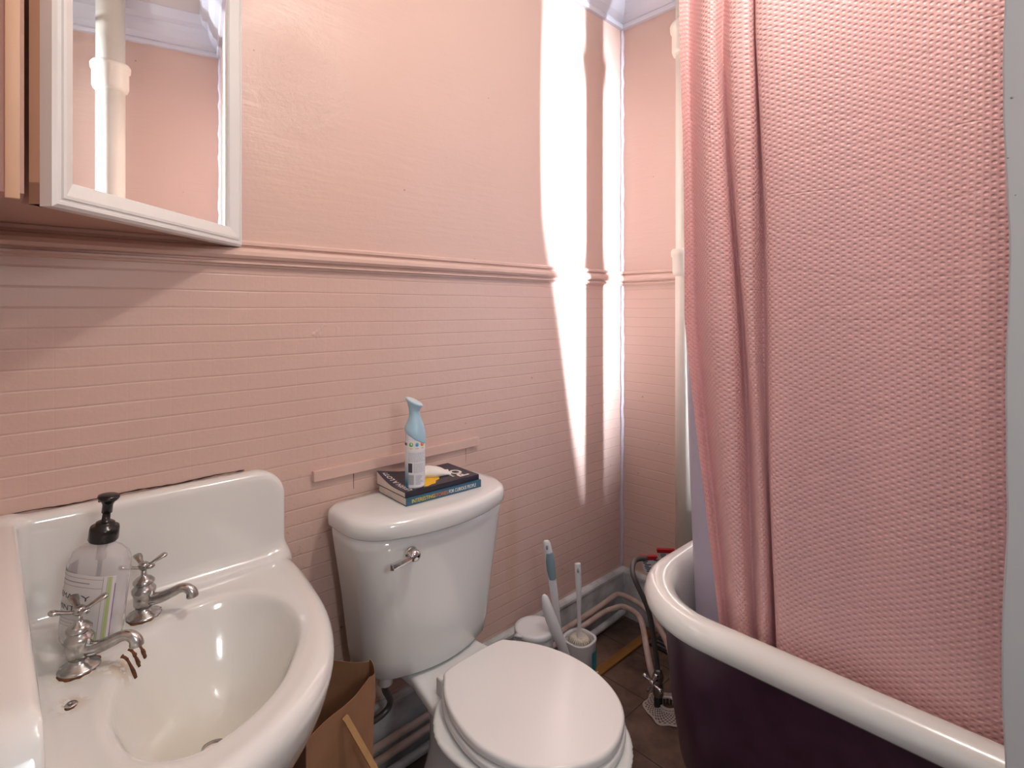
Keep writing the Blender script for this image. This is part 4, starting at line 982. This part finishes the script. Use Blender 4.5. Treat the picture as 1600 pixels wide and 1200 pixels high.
# red and white printed tags on the tub's hose connectors
def packet(x, y, z, rot, w_, h_, label):
    t = thing('printed_packet', label, 'packet', (x, y, z), rot); bpy.context.view_layer.update(); mw = t.matrix_world.copy()
    def shp(x0, x1, x2, x3, z0, z1, th_):
        V = [mw @ Vector(p) for p in ((x0, -th_, z0), (x1, -th_, z0), (x3, -th_, z1), (x2, -th_, z1), (x0, th_, z0), (x1, th_, z0), (x3, th_, z1), (x2, th_, z1))]
        return [tuple(v) for v in V], [(0, 1, 2, 3), (7, 6, 5, 4), (0, 4, 5, 1), (1, 5, 6, 2), (2, 6, 7, 3), (3, 7, 4, 0)]
    V, F = shp(-w_ * .22, w_ * .3, -w_ * .5, w_ * .5, 0, h_, .004); bd = mk('paper_body', V, F, M['label'], t, smooth=False)
    V, F = shp(-w_ * .55, w_ * .55, -w_ * .55, w_ * .55, h_, h_ + .011, .007); mk('red_band', V, F, M['red'], t, smooth=False)
    parts = []
    for k in range(7):
        zz = h_ * (.12 + .12 * k); xx = -w_ * (.15 + .04 * k) + .004 * random.random(); ww = w_ * (.15 + .3 * random.random())
        V = [tuple(mw @ Vector(p)) for p in ((xx, -.0045, zz), (xx + ww, -.0045, zz), (xx + ww, -.0045, zz + h_ * .07), (xx, -.0045, zz + h_ * .07))]; parts.append((V, [(0, 1, 2, 3)]))
    V, F = join(parts); mk('small_print', V, F, M['ink'], bd, smooth=False)
FR = math.radians(-43)
packet(1.482, -.318, .372, FR, .050, .042, 'white printed paper packet with red top, hanging at the hose bend beside the tub end')
packet(1.612, -.302, .352, FR - .1, .052, .038, 'white printed paper packet with thin red top, farther back against the tub end')

# ------------------------------------------------------------ wooden strip on the floor
o = from_bm('wood_strip', box_bm((1.30, -.172, .0005), (1.775, -.140, .008), .0015), M['woodstrip'])
tag(center_origin(o), 'narrow ochre wooden strip lying on the brown floor tiles', 'wood strip')
lathe('nail_hole', (1.435, -.157, .0075), [(.0035, 0), (.0035, .0012), (.001, .0015)], M['printwhite'], o, n=12)

# ------------------------------------------------------------ cleaning tools behind the toilet
cn = thing('lidded_canister', 'white plastic canister with flat lid standing by the wall behind the toilet seat', 'canister', (1.172, -.127, 0))
CX_, CY_ = 1.172, -.127
lathe('canister_body', (CX_, CY_, 0), [(.048, 0), (.051, .004), (.055, .225), (.056, .238)], M['whiteplastic'], cn)
V, F = loft([circ((CX_, CY_, z), r, 40) for r, z in ((.057, .232), (.060, .234), (.060, .247), (.058, .2505), (.048, .2515))])
V2, F2 = prism([(CX_ - .073, CY_ + .012), (CX_ - .055, CY_ - .012), (CX_ - .045, CY_ + .02)], .241, .248); V, F = join([(V, F), (V2, F2)])
mk('canister_lid', V, F, M['whiteplastic'], cn)

def brush_handle(name, pts, rads, m, parent, flat=.6, n=16):
    P = catmull(pts, 8); rr_ = np.interp(np.linspace(0, 1, len(P)), np.linspace(0, 1, len(rads)), rads)
    rings = []
    for i, p in enumerate(P):
        t = Vector(P[min(i + 1, len(P) - 1)] - P[max(i - 1, 0)]).normalized(); x = Vector((.69, -.72, 0)); x = (x - t * x.dot(t)).normalized(); y = t.cross(x)
        rings.append([tuple(Vector(p) + (x * math.cos(a) + y * math.sin(a) * flat) * rr_[i]) for a in [2 * PI * k / n for k in range(n)]])
    V, F = loft(rings); return mk(name, V, F, m, parent)
tbk = thing('toilet_brush', 'white toilet brush with plain handle in an open white cup with teal label', 'toilet brush', (1.37, -.135, 0))
BX, BY = 1.365, -.140
prof_out = [(.040, 0), (.0445, .004), (.048, .132), (.0495, .140)]
sq = lambda r, z: [(BX + r * math.cos(a) * (1 + .10 * math.cos(2 * (a - .8)) ** 2), BY + r * math.sin(a) * (1 + .10 * math.cos(2 * (a - .8)) ** 2), z) for a in [2 * PI * k / 48 for k in range(48)]]
V, F = loft([sq(r, z) for r, z in prof_out] + [sq(r, z) for r, z in ((.0495, .143), (.043, .143), (.042, .136), (.038, .03))]); cup = mk('brush_cup', V, F, M['whiteplastic'], tbk)
a_ = [math.radians(d) for d in range(-88, -18, 7)]
V = []; 
for a in a_:
    for z in (.05, .112):
        r = .0452 + .0025 * z / .14 + .0022; k = 1 + .10 * math.cos(2 * (a - .8)) ** 2; V.append((BX + r * k * math.cos(a), BY + r * k * math.sin(a), z))
F = [(2 * i, 2 * i + 2, 2 * i + 3, 2 * i + 1) for i in range(len(a_) - 1)]; mk('teal_label', V, F, M['teal'], cup, smooth=False)
parts = []
for k in range(26):
    a = 2 * PI * k / 26; parts.append(sweep([(BX, BY, .136), (BX + .022 * math.cos(a), BY + .022 * math.sin(a), .144 + .003 * random.random()), (BX + .036 * math.cos(a), BY + .036 * math.sin(a), .134)], [.004, .003, .0022], 6))
V, F = join(parts); V2, F2 = loft([circ((BX, BY, z), r, 24) for r, z in ((.030, .03), (.036, .06), (.036, .128), (.012, .138))]); V, F = join([(V, F), (V2, F2)])
mk('bristle_head', V, F, M['bristle'], tbk)
hd = brush_handle('brush_handle', [(BX, BY, .118), (BX, BY, .15), (BX - .002, BY, .22), (BX - .004, BY, .30), (BX - .008, BY, .36), (BX - .010, BY, .382)], [.012, .0066, .0058, .009, .0102, .0095], M['whiteplastic'], tbk)
def slot(c, parent, w_=.0038, h_=.008):
    c = Vector(c); n_ = Vector((-.69, -.72, .1)).normalized(); x = Vector((.72, -.69, 0)); z = Vector((0, 0, 1))
    pts = [c + x * w_ * math.cos(a) + z * h_ * math.sin(a) for a in [2 * PI * k / 16 for k in range(16)]]
    V, F = loft([[tuple(p - n_ * .002) for p in pts], [tuple(p + n_ * .0012) for p in pts]]); return mk('hanging_slot', V, F, M['rubber'], parent)
slot((BX - .0125, BY - .004, .362), hd)

pb = thing('floor_scrub_brush', 'tall white cleaning brush with blue grey rubber grip, leaning behind the toilet seat', 'cleaning brush', (1.29, -.12, 0))
lathe('brush_head', (1.292, -.132, 0), [(.030, 0), (.036, .004), (.036, .05), (.020, .065), (.009, .075)], M['whiteplastic'], pb, n=28)
hd = brush_handle('brush_handle', [(1.292, -.132, .07), (1.282, -.130, .16), (1.266, -.128, .27), (1.250, -.126, .36), (1.236, -.124, .44), (1.229, -.123, .475), (1.227, -.123, .487)], [.009, .0082, .0096, .0122, .013, .0130, .0115, .007], M['whiteplastic'], pb)
brush_handle('rubber_grip', [(1.2490, -.1285, .365), (1.2445, -.1280, .39), (1.2400, -.1275, .42), (1.2355, -.1270, .45)], [.0108, .0132, .0138, .0116], M['bluegrip'], hd, flat=.72)
slot((1.2255, -.1275, .468), hd)
pl = thing('toilet_plunger', 'white toilet plunger with thick rounded handle tilting left in front of the canister', 'plunger', (1.24, -.19, 0))
lathe('rubber_cup', (1.266, -.210, 0), [(.046, 0), (.048, .004), (.044, .035), (.031, .055), (.014, .065), (.012, .078)], M['rubber'], pl, n=32)
brush_handle('plunger_handle', [(1.266, -.210, .07), (1.240, -.203, .14), (1.211, -.198, .21), (1.190, -.190, .264), (1.173, -.182, .314), (1.163, -.177, .353), (1.160, -.176, .366)], [.008, .010, .0135, .0165, .0172, .0155, .0105, .004], M['whiteplastic'], pl, flat=.8)

# ------------------------------------------------------------ paper bag between sink and toilet
bg = thing('paper_bag', 'open brown kraft paper bag on the floor between sink and toilet', 'paper bag', (.48, -.2, 0))
def bagring(z, o, top=False):
    out = []; n = 14
    cs = [(.395, -.330), (.567, -.2526), (.589, -.1975), (.455, -.085)]
    for i in range(4):
        a = np.array(cs[i]); b = np.array(cs[(i + 1) % 4])
        for k in range(n):
            t = k / n; p = a + (b - a) * t
            d = math.sin(PI * t) * (.010 if i in (1, 3) else .006) * math.sin(z * 17 + i)   # side gussets dent
            nrm = np.array([(b - a)[1], -(b - a)[0]]) / np.linalg.norm(b - a); p = p + nrm * (d * .9 + o)
            zz = z
            if top: zz += .004 * math.sin(t * 7 + i * 2) + .008 * (i == 0)
            out.append((p[0], p[1], zz))
    return out
zs = [0.0, .003, .08, .16, .24, .32, .39]
V, F = loft([bagring(z, 0) for z in zs] + [bagring(.442, 0, True), bagring(.442, -.0012, True)] + [bagring(z, -.0012) for z in zs[:0:-1]], cap0=True, cap1=True)
mk('bag_walls', V, F, M['kraft'], bg, smooth=False)
o = mk('wooden_stick', *sweep([(.668, -.385, .004), (.479, -.3075, .435)], .0075, 4), M['wood'], smooth=False)
tag(center_origin(o), 'flat pale wooden stick poking out at the front of the paper bag', 'wooden stick')
